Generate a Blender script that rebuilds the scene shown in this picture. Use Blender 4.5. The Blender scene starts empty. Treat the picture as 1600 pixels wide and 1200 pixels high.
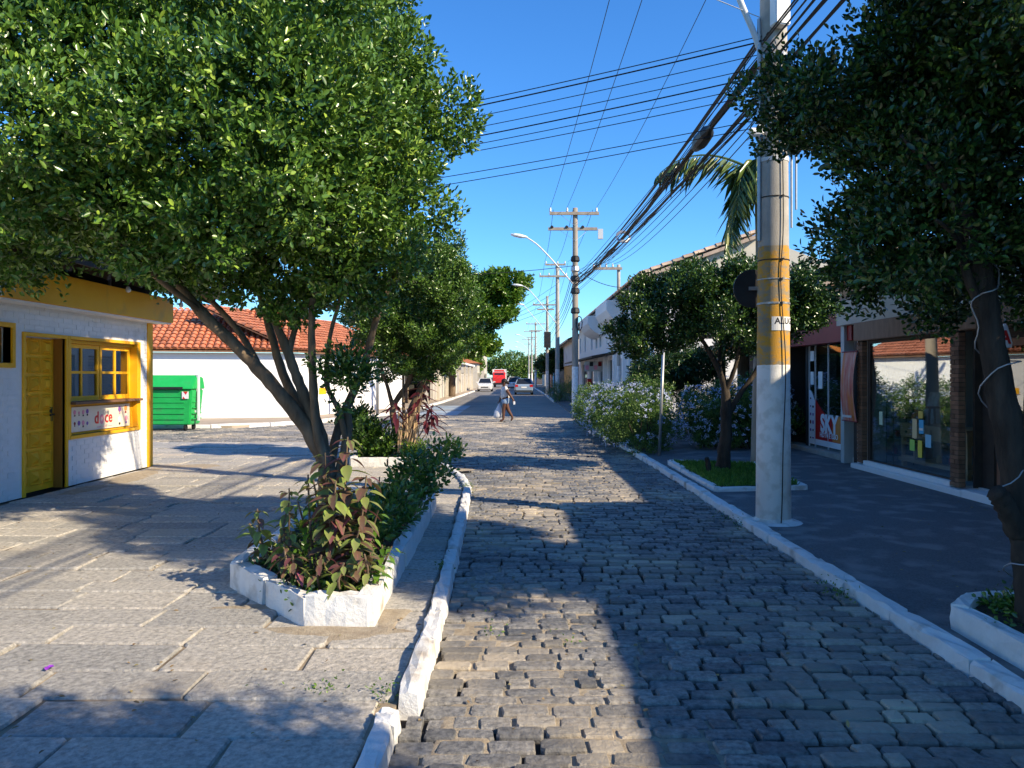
import bpy, bmesh, math, random
import numpy as np
from mathutils import Vector, Matrix
R = random.Random(7)
S = bpy.context.scene
COL = S.collection
# ------------------------------------------------------------------ camera, sky, sun, exposure
CAMZ = 1.66
cam_d = bpy.data.cameras.new('camera')
cam = bpy.data.objects.new('camera', cam_d); COL.objects.link(cam)
cam.location = (0, 0, CAMZ); cam.rotation_euler = (math.radians(90), 0, 0)
cam_d.sensor_width = 36; cam_d.lens = 27.675
cam_d.shift_x = -5 / 1600; cam_d.shift_y = -12 / 1600
cam_d.clip_start = 0.05; cam_d.clip_end = 3000
S.camera = cam
SUN_AZ = (0.87, -0.50); SUN_EL = math.radians(32)
W = bpy.data.worlds.new('World'); S.world = W; W.use_nodes = True
nt = W.node_tree; nt.nodes.clear()
sky = nt.nodes.new('ShaderNodeTexSky'); sky.sky_type = 'NISHITA'; sky.sun_disc = False
sky.sun_elevation = SUN_EL
sky.sun_rotation = math.atan2(SUN_AZ[0], SUN_AZ[1])
sky.air_density = 1.0; sky.dust_density = 0.0; sky.ozone_density = 4.0
hs = nt.nodes.new('ShaderNodeHueSaturation'); hs.inputs['Saturation'].default_value = 1.15
hs.inputs['Hue'].default_value = 0.5
bg = nt.nodes.new('ShaderNodeBackground'); bg.inputs['Strength'].default_value = 0.115
wo = nt.nodes.new('ShaderNodeOutputWorld')
wb_ = nt.nodes.new('ShaderNodeMix'); wb_.data_type = 'RGBA'; wb_.blend_type = 'MULTIPLY'; wb_.inputs['Factor'].default_value = 1
wb_.inputs['B'].default_value = (0.65, 1.02, 1.32, 1)      # the camera's cool rendering of a clear sky
nt.links.new(sky.outputs[0], hs.inputs['Color']); nt.links.new(hs.outputs[0], wb_.inputs['A']); nt.links.new(wb_.outputs['Result'], bg.inputs[0]); nt.links.new(bg.outputs[0], wo.inputs[0])
sd = bpy.data.lights.new('sun', 'SUN'); sd.energy = 5.0; sd.angle = math.radians(0.53); sd.color = (1.0, 0.85, 0.62)
sun = bpy.data.objects.new('sun', sd); COL.objects.link(sun)
n_ = math.hypot(*SUN_AZ)
sv = Vector((SUN_AZ[0] / n_ * math.cos(SUN_EL), SUN_AZ[1] / n_ * math.cos(SUN_EL), math.sin(SUN_EL)))
sun.rotation_euler = sv.to_track_quat('Z', 'Y').to_euler()
S.view_settings.view_transform = 'Standard'; S.view_settings.look = 'None'
S.view_settings.exposure = 0.7; S.view_settings.gamma = 1.0; S.view_settings.use_curve_mapping = False
S.cycles.max_bounces = 7; S.cycles.transparent_max_bounces = 16
S.cycles.diffuse_bounces = 3; S.cycles.glossy_bounces = 3
S.cycles.use_denoising = True

# ------------------------------------------------------------------ materials
def mat(name, c1, c2=None, scale=6.0, rough=0.8, bump=0.0, bscale=40.0, spec=0.3, metal=0.0, rnd=0.0, tint=None,
        detail=6.0, stretch=(1, 1, 1), c3=None, s3=2.0, t3=(0.55, 0.7), trans=0.0, coords='Object', emit=None, tintramp=None):
    m = bpy.data.materials.new(name); m.use_nodes = True
    t = m.node_tree; N = t.nodes; L = t.links
    b = N['Principled BSDF']; out = N['Material Output']
    b.inputs['Roughness'].default_value = rough; b.inputs['Metallic'].default_value = metal
    b.inputs['Specular IOR Level'].default_value = spec
    c1 = tuple(c1) + (1,); c2 = tuple(c2) + (1,) if c2 else None
    tc = N.new('ShaderNodeTexCoord'); mp = N.new('ShaderNodeMapping'); mp.inputs['Scale'].default_value = stretch
    if coords == 'World':
        g = N.new('ShaderNodeNewGeometry'); L.new(g.outputs['Position'], mp.inputs[0])
    else:
        L.new(tc.outputs[coords], mp.inputs[0])
    col = None
    if c2:
        nz = N.new('ShaderNodeTexNoise'); nz.inputs['Scale'].default_value = scale; nz.inputs['Detail'].default_value = detail
        nz.inputs['Roughness'].default_value = 0.65
        L.new(mp.outputs[0], nz.inputs['Vector'])
        rp = N.new('ShaderNodeValToRGB'); rp.color_ramp.elements[0].position = 0.32; rp.color_ramp.elements[1].position = 0.68
        rp.color_ramp.elements[0].color = c1; rp.color_ramp.elements[1].color = c2
        L.new(nz.outputs['Fac'], rp.inputs[0]); col = rp.outputs[0]
    else:
        rgb = N.new('ShaderNodeRGB'); rgb.outputs[0].default_value = c1; col = rgb.outputs[0]
    if c3:
        n3 = N.new('ShaderNodeTexNoise'); n3.inputs['Scale'].default_value = s3; n3.inputs['Detail'].default_value = 8
        L.new(mp.outputs[0], n3.inputs['Vector'])
        r3 = N.new('ShaderNodeMapRange'); r3.inputs[1].default_value = t3[0]; r3.inputs[2].default_value = t3[1]; r3.clamp = True
        L.new(n3.outputs['Fac'], r3.inputs[0])
        mx = N.new('ShaderNodeMix'); mx.data_type = 'RGBA'; L.new(r3.outputs[0], mx.inputs['Factor'])
        L.new(col, mx.inputs['A']); mx.inputs['B'].default_value = tuple(c3) + (1,); col = mx.outputs['Result']
    if tintramp:   # per-piece colour from the random number of the object or the 'tint' attribute of a joined mesh
        at = N.new('ShaderNodeAttribute'); at.attribute_name = 'tint'
        oi = N.new('ShaderNodeObjectInfo')
        ad = N.new('ShaderNodeMath'); ad.operation = 'ADD'; L.new(at.outputs['Fac'], ad.inputs[0]); L.new(oi.outputs['Random'], ad.inputs[1])
        fr = N.new('ShaderNodeMath'); fr.operation = 'FRACT'; L.new(ad.outputs[0], fr.inputs[0])
        rr = N.new('ShaderNodeValToRGB'); cr = rr.color_ramp
        while len(cr.elements) < len(tintramp): cr.elements.new(0.5)
        for e, (p, c) in zip(cr.elements, tintramp): e.position = p; e.color = tuple(c) + (1,)
        L.new(fr.outputs[0], rr.inputs[0])
        mx = N.new('ShaderNodeMix'); mx.data_type = 'RGBA'; mx.blend_type = 'MULTIPLY'; mx.inputs['Factor'].default_value = 1
        L.new(col, mx.inputs['A']); L.new(rr.outputs[0], mx.inputs['B']); col = mx.outputs['Result']
    L.new(col, b.inputs['Base Color'])
    if bump:
        nb = N.new('ShaderNodeTexNoise'); nb.inputs['Scale'].default_value = bscale; nb.inputs['Detail'].default_value = 8
        nb.inputs['Roughness'].default_value = 0.7
        L.new(mp.outputs[0], nb.inputs['Vector'])
        bp = N.new('ShaderNodeBump'); bp.inputs['Strength'].default_value = bump; bp.inputs['Distance'].default_value = 0.02
        L.new(nb.outputs['Fac'], bp.inputs['Height']); L.new(bp.outputs[0], b.inputs['Normal'])
    if emit:
        b.inputs['Emission Color'].default_value = tuple(emit[:3]) + (1,); b.inputs['Emission Strength'].default_value = emit[3]
    if trans:
        tr = N.new('ShaderNodeBsdfTranslucent'); L.new(col, tr.inputs[0])
        ms = N.new('ShaderNodeMixShader'); ms.inputs[0].default_value = trans
        L.new(b.outputs[0], ms.inputs[1]); L.new(tr.outputs[0], ms.inputs[2]); L.new(ms.outputs[0], out.inputs[0])
    return m

def leaf_mat(name, ramp, rough=0.29, spec=0.6, trans=0.14):
    return mat(name, (1, 1, 1), None, rough=rough, spec=spec, trans=trans, tintramp=ramp)

def glass_mat(name, fac, tint=(0.9, 0.95, 0.95)):
    m = bpy.data.materials.new(name); m.use_nodes = True
    t = m.node_tree; N = t.nodes; L = t.links; N.remove(N['Principled BSDF'])
    a = N.new('ShaderNodeBsdfTransparent'); a.inputs[0].default_value = tint + (1,)
    g = N.new('ShaderNodeBsdfGlossy'); g.inputs['Roughness'].default_value = 0.015
    g.inputs['Color'].default_value = (0.95, 0.98, 1, 1)
    f = N.new('ShaderNodeLayerWeight'); f.inputs[0].default_value = 0.35
    mr = N.new('ShaderNodeMapRange'); mr.inputs[3].default_value = fac; mr.inputs[4].default_value = min(1, fac + 0.35)
    L.new(f.outputs['Facing'], mr.inputs[0])
    x = N.new('ShaderNodeMixShader'); L.new(mr.outputs[0], x.inputs[0]); L.new(a.outputs[0], x.inputs[1]); L.new(g.outputs[0], x.inputs[2])
    L.new(x.outputs[0], N['Material Output'].inputs[0])
    return m

M = {}
M['stone'] = mat('cobble_stone', (0.10, 0.10, 0.102), (0.34, 0.33, 0.315), scale=26, rough=0.6, bump=1.0, bscale=24, spec=0.42, coords='World',
                 c3=(0.52, 0.44, 0.33), s3=0.8, t3=(0.46, 0.68),
                 tintramp=[(0, (0.55, 0.57, 0.6)), (0.35, (0.8, 0.81, 0.82)), (0.7, (1.05, 1.04, 1.02)), (1, (1.35, 1.3, 1.2))])
M['sand'] = mat('joint_sand', (0.05, 0.042, 0.032), (0.11, 0.088, 0.06), scale=5, rough=0.95, bump=0.5, bscale=90, coords='World', c3=(0.03, 0.027, 0.023), s3=0.45, t3=(0.42, 0.56))
M['sand_pale'] = mat('slab_joint_sand', (0.09, 0.068, 0.048), (0.46, 0.37, 0.26), scale=2.2, rough=0.95, bump=0.5, bscale=90, coords='World')
M['slab'] = mat('granite_slab', (0.27, 0.26, 0.24), (0.60, 0.565, 0.51), scale=30, rough=0.8, bump=1.0, bscale=26, spec=0.25, coords='World',
                c3=(0.50, 0.43, 0.34), s3=0.9, t3=(0.56, 0.8),
                tintramp=[(0, (0.78, 0.79, 0.8)), (0.5, (0.98, 0.97, 0.95)), (1, (1.14, 1.1, 1.04))])
M['asphalt'] = mat('asphalt_pavement', (0.09, 0.09, 0.093), (0.19, 0.19, 0.19), scale=70, rough=0.85, bump=0.35, bscale=150, coords='World',
                   c3=(0.24, 0.235, 0.225), s3=2.6, t3=(0.50, 0.64), stretch=(1, 1, 1))
M['whitewash'] = mat('whitewash', (0.72, 0.71, 0.68), (0.82, 0.81, 0.78), scale=9, rough=0.85, bump=0.6, bscale=30, coords='World',
                     c3=(0.38, 0.32, 0.25), s3=4.2, t3=(0.56, 0.76))
M['white_wall'] = mat('white_plaster', (0.78, 0.775, 0.76), (0.84, 0.835, 0.82), scale=1.5, rough=0.85, bump=0.15, bscale=25, coords='World')
M['white_brick'] = mat('white_painted_brick', (0.74, 0.74, 0.73), (0.82, 0.81, 0.80), scale=7, rough=0.7, bump=0.4, bscale=30, coords='World', c3=(0.48, 0.45, 0.40), s3=2.4, t3=(0.60, 0.80))
M['yellow'] = mat('yellow_paint', (0.86, 0.42, 0.012), (0.90, 0.47, 0.018), scale=3, rough=0.5, bump=0.08, bscale=20, coords='World', c3=(0.60, 0.34, 0.06), s3=2.5, t3=(0.56, 0.8))
M['orange_wood'] = mat('orange_stained_wood', (0.32, 0.13, 0.02), (0.42, 0.18, 0.03), scale=8, rough=0.5, stretch=(1, 1, 0.15), coords='World')
M['dark_wood'] = mat('dark_wood', (0.035, 0.025, 0.02), (0.06, 0.042, 0.03), scale=6, rough=0.7, bump=0.2, bscale=30)
M['brown_wood'] = mat('brown_wood', (0.14, 0.075, 0.04), (0.24, 0.13, 0.075), scale=10, rough=0.55, bump=0.15, bscale=30, stretch=(1, 1, 0.2), coords='World')
M['red_wood'] = mat('reddish_wood', (0.20, 0.085, 0.05), (0.28, 0.13, 0.075), scale=10, rough=0.5, bump=0.1, bscale=30, stretch=(1, 1, 0.15), coords='World')
M['pale_wood'] = mat('pale_wood', (0.48, 0.33, 0.18), (0.62, 0.45, 0.27), scale=9, rough=0.6, stretch=(1, 0.2, 1), coords='World')
M['terracotta'] = mat('terracotta_tile', (0.50, 0.17, 0.085), (0.64, 0.25, 0.13), scale=7, rough=0.85, bump=0.3, bscale=30, coords='World',
                      tintramp=[(0, (0.7, 0.66, 0.64)), (0.5, (1, 1, 1)), (1, (1.2, 1.15, 1.1))])
M['old_tile'] = mat('weathered_tile', (0.30, 0.23, 0.18), (0.46, 0.36, 0.28), scale=5, rough=0.9, bump=0.3, bscale=30, coords='World',
                    tintramp=[(0, (0.65, 0.65, 0.65)), (0.5, (1, 1, 1)), (1, (1.25, 1.2, 1.15))])
M['dark_roof'] = mat('dark_roof', (0.03, 0.028, 0.026), (0.05, 0.045, 0.04), scale=6, rough=0.9)
M['bark'] = mat('bark', (0.10, 0.07, 0.045), (0.26, 0.19, 0.125), scale=9, rough=0.95, bump=1.0, bscale=22, stretch=(1, 1, 0.22), coords='World', detail=9)
M['dark_bark'] = mat('dark_bark', (0.022, 0.017, 0.013), (0.085, 0.066, 0.05), scale=9, rough=0.95, bump=1.0, bscale=22, stretch=(1, 1, 0.2), coords='World', detail=9)
G = [(0, (0.05, 0.115, 0.016)), (0.45, (0.105, 0.21, 0.028)), (0.8, (0.19, 0.32, 0.042)), (1, (0.32, 0.45, 0.06))]
M['leaf_a'] = leaf_mat('glossy_green_leaf', G)
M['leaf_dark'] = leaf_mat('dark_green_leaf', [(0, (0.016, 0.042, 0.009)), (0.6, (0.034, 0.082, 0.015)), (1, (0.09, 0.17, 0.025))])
M['leaf_mid'] = leaf_mat('mid_green_leaf', [(0, (0.035, 0.085, 0.014)), (0.6, (0.08, 0.165, 0.024)), (1, (0.17, 0.27, 0.04))])
M['leaf_bright'] = leaf_mat('bright_green_leaf', [(0, (0.07, 0.15, 0.015)), (0.6, (0.13, 0.25, 0.025)), (1, (0.22, 0.34, 0.04))], trans=0.3)
M['leaf_hedge'] = leaf_mat('hedge_leaf', [(0, (0.032, 0.08, 0.014)), (0.6, (0.075, 0.155, 0.025)), (1, (0.18, 0.29, 0.045))], trans=0.3, rough=0.5)
M['flower_blue'] = leaf_mat('pale_blue_petal', [(0, (0.42, 0.50, 0.76)), (0.5, (0.58, 0.65, 0.84)), (1, (0.80, 0.83, 0.88))], rough=0.7, spec=0.2, trans=0.3)
M['leaf_wine'] = leaf_mat('wine_red_leaf', [(0, (0.05, 0.012, 0.016)), (0.6, (0.12, 0.025, 0.035)), (1, (0.22, 0.05, 0.06))], trans=0.25)
M['leaf_palm'] = leaf_mat('palm_leaflet', [(0, (0.05, 0.09, 0.02)), (0.6, (0.10, 0.16, 0.03)), (1, (0.26, 0.28, 0.08))], trans=0.25)
M['leaf_dry'] = leaf_mat('dry_leaf', [(0, (0.16, 0.10, 0.05)), (0.6, (0.28, 0.20, 0.09)), (1, (0.35, 0.30, 0.10))], rough=0.8, trans=0.1)
M['grass'] = leaf_mat('grass_blade', [(0, (0.07, 0.17, 0.018)), (0.6, (0.13, 0.28, 0.03)), (1, (0.22, 0.38, 0.045))], rough=0.55, trans=0.3)
M['soil'] = mat('soil', (0.05, 0.035, 0.022), (0.11, 0.075, 0.045), scale=12, rough=1, bump=0.8, bscale=40, coords='World')
M['concrete'] = mat('pole_concrete', (0.34, 0.32, 0.28), (0.46, 0.43, 0.38), scale=5, rough=0.85, bump=0.25, bscale=60, coords='World', c3=(0.26, 0.25, 0.23), s3=2.2, t3=(0.56, 0.74))
M['pole_wood'] = mat('aged_pole', (0.25, 0.21, 0.17), (0.38, 0.33, 0.27), scale=5, rough=0.9, stretch=(1, 1, 0.2), coords='World')
M['metal'] = mat('galvanised_metal', (0.38, 0.39, 0.40), (0.48, 0.49, 0.5), scale=20, rough=0.45, metal=0.7, spec=0.5)
M['light_metal'] = mat('pale_painted_metal', (0.62, 0.63, 0.63), (0.7, 0.7, 0.7), scale=9, rough=0.5)
M['cable'] = mat('cable_rubber', (0.012, 0.012, 0.013), rough=0.6)
M['black'] = mat('black_plastic', (0.015, 0.015, 0.016), (0.03, 0.03, 0.032), scale=8, rough=0.5)
M['porcelain'] = mat('porcelain', (0.55, 0.55, 0.56), rough=0.25, spec=0.5)
M['white'] = mat('white_paint', (0.78, 0.78, 0.77), (0.82, 0.82, 0.81), scale=6, rough=0.5)
M['paper'] = mat('white_paper', (0.75, 0.75, 0.74), rough=0.8)
M['cream'] = mat('cream_wall', (0.50, 0.46, 0.38), (0.58, 0.54, 0.46), scale=2, rough=0.9, bump=0.1, coords='World')
M['grey_wall'] = mat('grey_wall', (0.46, 0.48, 0.47), (0.52, 0.54, 0.53), scale=2, rough=0.9, coords='World')
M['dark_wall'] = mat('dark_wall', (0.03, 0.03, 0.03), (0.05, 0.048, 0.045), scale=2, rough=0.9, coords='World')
M['dirty_white'] = mat('dirty_white_wall', (0.45, 0.42, 0.37), (0.62, 0.59, 0.54), scale=1.6, rough=0.9, coords='World', c3=(0.25, 0.22, 0.18), s3=0.7, t3=(0.55, 0.75))
M['red'] = mat('red_paint', (0.55, 0.02, 0.02), (0.62, 0.03, 0.025), scale=4, rough=0.45)
M['dark_red'] = mat('dark_red_board', (0.22, 0.012, 0.014), (0.27, 0.018, 0.018), scale=4, rough=0.5)
M['orange'] = mat('orange_print', (0.68, 0.22, 0.05), (0.75, 0.3, 0.08), scale=4, rough=0.5)
M['green_plastic'] = mat('green_plastic', (0.012, 0.36, 0.07), (0.02, 0.44, 0.10), scale=3, rough=0.5, spec=0.4, c3=(0.05, 0.22, 0.07), s3=3, t3=(0.58, 0.8))
M['ochre'] = mat('ochre_wood', (0.50, 0.24, 0.05), (0.60, 0.32, 0.08), scale=3, rough=0.7, coords='World')
M['blue_mark'] = mat('worn_blue_marking', (0.30, 0.42, 0.52), (0.36, 0.36, 0.35), scale=2.2, rough=0.8, coords='World')
M['glass'] = glass_mat('shop_glass', 0.15)
M['glass_dark'] = glass_mat('dark_window_glass', 0.06, (0.25, 0.28, 0.28))
M['car_glass'] = mat('car_glass', (0.015, 0.018, 0.022), rough=0.08, spec=0.6)
M['car_white'] = mat('white_car_paint', (0.70, 0.71, 0.72), rough=0.25, spec=0.5)
M['car_silver'] = mat('silver_car_paint', (0.22, 0.30, 0.42), rough=0.25, spec=0.5)
M['car_red'] = mat('red_truck_paint', (0.62, 0.03, 0.025), rough=0.3, spec=0.5)
M['tyre'] = mat('tyre_rubber', (0.015, 0.015, 0.015), rough=0.8)
M['lamp_glass'] = mat('lamp_glass', (0.7, 0.7, 0.68), rough=0.15)
M['red_lens'] = mat('red_lens', (0.45, 0.01, 0.01), rough=0.2)
M['skin'] = mat('brown_skin', (0.095, 0.042, 0.026), (0.115, 0.052, 0.032), scale=10, rough=0.55)
M['hair'] = mat('dark_hair', (0.012, 0.009, 0.008), rough=0.6)
M['shirt'] = mat('pale_shirt', (0.55, 0.52, 0.49), (0.62, 0.58, 0.55), scale=12, rough=0.9, bump=0.2, bscale=14)
M['denim'] = mat('light_denim', (0.24, 0.33, 0.45), (0.32, 0.42, 0.54), scale=30, rough=0.9)
M['bag'] = mat('white_bag_plastic', (0.72, 0.74, 0.78), (0.8, 0.8, 0.82), scale=6, rough=0.35, trans=0.35, bump=0.5, bscale=9)

# the street pole: bare concrete above, worn yellow band, whitewashed foot (paint zones at fixed heights on the pole)
def pole_paint(name, z_white, z_yel, base='concrete'):
    m = M[base].copy(); m.name = name
    t = m.node_tree; N = t.nodes; L = t.links; b = N['Principled BSDF']
    src = b.inputs['Base Color'].links[0].from_socket
    g = N.new('ShaderNodeNewGeometry'); sp = N.new('ShaderNodeSeparateXYZ'); L.new(g.outputs['Position'], sp.inputs[0])
    nz = N.new('ShaderNodeTexNoise'); nz.inputs['Scale'].default_value = 9; nz.inputs['Detail'].default_value = 8
    L.new(g.outputs['Position'], nz.inputs['Vector'])
    def step(z, lo, amp=0.05):
        w = N.new('ShaderNodeMath'); w.operation = 'MULTIPLY_ADD'; L.new(nz.outputs['Fac'], w.inputs[0]); w.inputs[1].default_value = amp; L.new(sp.outputs['Z'], w.inputs[2])
        c = N.new('ShaderNodeMath'); c.operation = 'LESS_THAN'; L.new(w.outputs[0], c.inputs[0]); c.inputs[1].default_value = z + amp * 0.5
        return c.outputs[0]
    if z_yel:
        wn = N.new('ShaderNodeTexNoise'); wn.inputs['Scale'].default_value = 5; wn.inputs['Detail'].default_value = 10; wn.inputs['Roughness'].default_value = 0.75
        mp = N.new('ShaderNodeMapping'); mp.inputs['Scale'].default_value = (1, 1, 1.6); L.new(g.outputs['Position'], mp.inputs[0]); L.new(mp.outputs[0], wn.inputs['Vector'])
        cr = N.new('ShaderNodeMapRange'); cr.inputs[1].default_value = 0.46; cr.inputs[2].default_value = 0.56; L.new(wn.outputs['Fac'], cr.inputs[0])
        ym = N.new('ShaderNodeMix'); ym.data_type = 'RGBA'; ym.inputs['A'].default_value = (0.56, 0.29, 0.04, 1); ym.inputs['B'].default_value = (0.30, 0.25, 0.17, 1)
        L.new(cr.outputs[0], ym.inputs['Factor'])
        x = N.new('ShaderNodeMix'); x.data_type = 'RGBA'; L.new(step(z_yel, 0), x.inputs['Factor']); L.new(src, x.inputs['A']); L.new(ym.outputs['Result'], x.inputs['B']); src = x.outputs['Result']
    wr = N.new('ShaderNodeValToRGB'); wr.color_ramp.elements[0].position = 0.36; wr.color_ramp.elements[1].position = 0.52; wr.color_ramp.elements[0].color = (0.66, 0.645, 0.61, 1); wr.color_ramp.elements[1].color = (0.80, 0.79, 0.77, 1)
    L.new(nz.outputs['Fac'], wr.inputs[0])
    x = N.new('ShaderNodeMix'); x.data_type = 'RGBA'; L.new(step(z_white, 0), x.inputs['Factor']); L.new(src, x.inputs['A']); L.new(wr.outputs[0], x.inputs['B'])
    L.new(x.outputs['Result'], b.inputs['Base Color'])
    return m

# coleus: green rim round a wine-purple heart, each leaf a little different
def coleus_mat(name, rim, heart, vein):
    m = bpy.data.materials.new(name); m.use_nodes = True
    t = m.node_tree; N = t.nodes; L = t.links; b = N['Principled BSDF']; out = N['Material Output']
    tc = N.new('ShaderNodeTexCoord'); sp = N.new('ShaderNodeSeparateXYZ'); L.new(tc.outputs['Object'], sp.inputs[0])
    ab = N.new('ShaderNodeMath'); ab.operation = 'ABSOLUTE'; L.new(sp.outputs['Y'], ab.inputs[0])
    nz = N.new('ShaderNodeTexNoise'); nz.inputs['Scale'].default_value = 4.5; L.new(tc.outputs['Object'], nz.inputs['Vector'])
    oi = N.new('ShaderNodeObjectInfo')
    s1 = N.new('ShaderNodeMath'); s1.operation = 'MULTIPLY_ADD'; L.new(nz.outputs['Fac'], s1.inputs[0]); s1.inputs[1].default_value = 0.30; L.new(ab.outputs[0], s1.inputs[2])
    s2 = N.new('ShaderNodeMath'); s2.operation = 'MULTIPLY_ADD'; L.new(oi.outputs['Random'], s2.inputs[0]); s2.inputs[1].default_value = 0.22; L.new(s1.outputs[0], s2.inputs[2])
    r = N.new('ShaderNodeValToRGB'); cr = r.color_ramp; cr.elements.new(0.5); cr.elements.new(0.6)
    for e, (p, c) in zip(cr.elements, [(0.16, vein), (0.22, heart), (0.38, heart), (0.46, rim)]): e.position = p; e.color = tuple(c) + (1,)
    L.new(s2.outputs[0], r.inputs[0]); L.new(r.outputs[0], b.inputs['Base Color'])
    b.inputs['Roughness'].default_value = 0.5; b.inputs['Specular IOR Level'].default_value = 0.4
    tr = N.new('ShaderNodeBsdfTranslucent'); L.new(r.outputs[0], tr.inputs[0])
    ms = N.new('ShaderNodeMixShader'); ms.inputs[0].default_value = 0.25
    L.new(b.outputs[0], ms.inputs[1]); L.new(tr.outputs[0], ms.inputs[2]); L.new(ms.outputs[0], out.inputs[0])
    return m
M['coleus_purple'] = coleus_mat('coleus_purple_leaf', (0.20, 0.23, 0.07), (0.15, 0.09, 0.06), (0.26, 0.09, 0.10))
M['coleus_pink'] = coleus_mat('coleus_pink_leaf', (0.16, 0.09, 0.06), (0.17, 0.06, 0.065), (0.45, 0.10, 0.17))
M['coleus_green'] = coleus_mat('coleus_green_leaf', (0.28, 0.38, 0.08), (0.24, 0.28, 0.08), (0.24, 0.19, 0.10))

# ------------------------------------------------------------------ object helpers
ORG = {}
def T(name, label, cat, loc=(0, 0, 0), group=None, kind=None):
    o = bpy.data.objects.new(name, None); COL.objects.link(o); o.location = loc
    o.empty_display_size = 0.2
    ORG[o] = Vector(loc); tag(o, label, cat, group, kind); return o
def tag(o, label=None, cat=None, group=None, kind=None):
    if label: o['label'] = label
    if cat: o['category'] = cat
    if group: o['group'] = group
    if kind: o['kind'] = kind
    return o
def link(name, me, m=None, parent=None, label=None, kind=None):
    o = bpy.data.objects.new(name, me); COL.objects.link(o)
    if m is not None and not me.materials: me.materials.append(M[m] if isinstance(m, str) else m)
    if parent is not None: o.parent = parent; ORG[o] = ORG.get(parent, Vector())
    else: ORG[o] = Vector()
    if label: o['label'] = label
    if kind: o['kind'] = kind
    return o
def place(name, me, m, parent, loc, rot=(0, 0, 0), sc=(1, 1, 1), label=None):
    """a piece that shares mesh data, put at a world position under its thing"""
    o = link(name, me, m, parent, label)
    o.location = Vector(loc) - ORG.get(parent, Vector()); o.rotation_euler = rot; o.scale = sc
    return o

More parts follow.
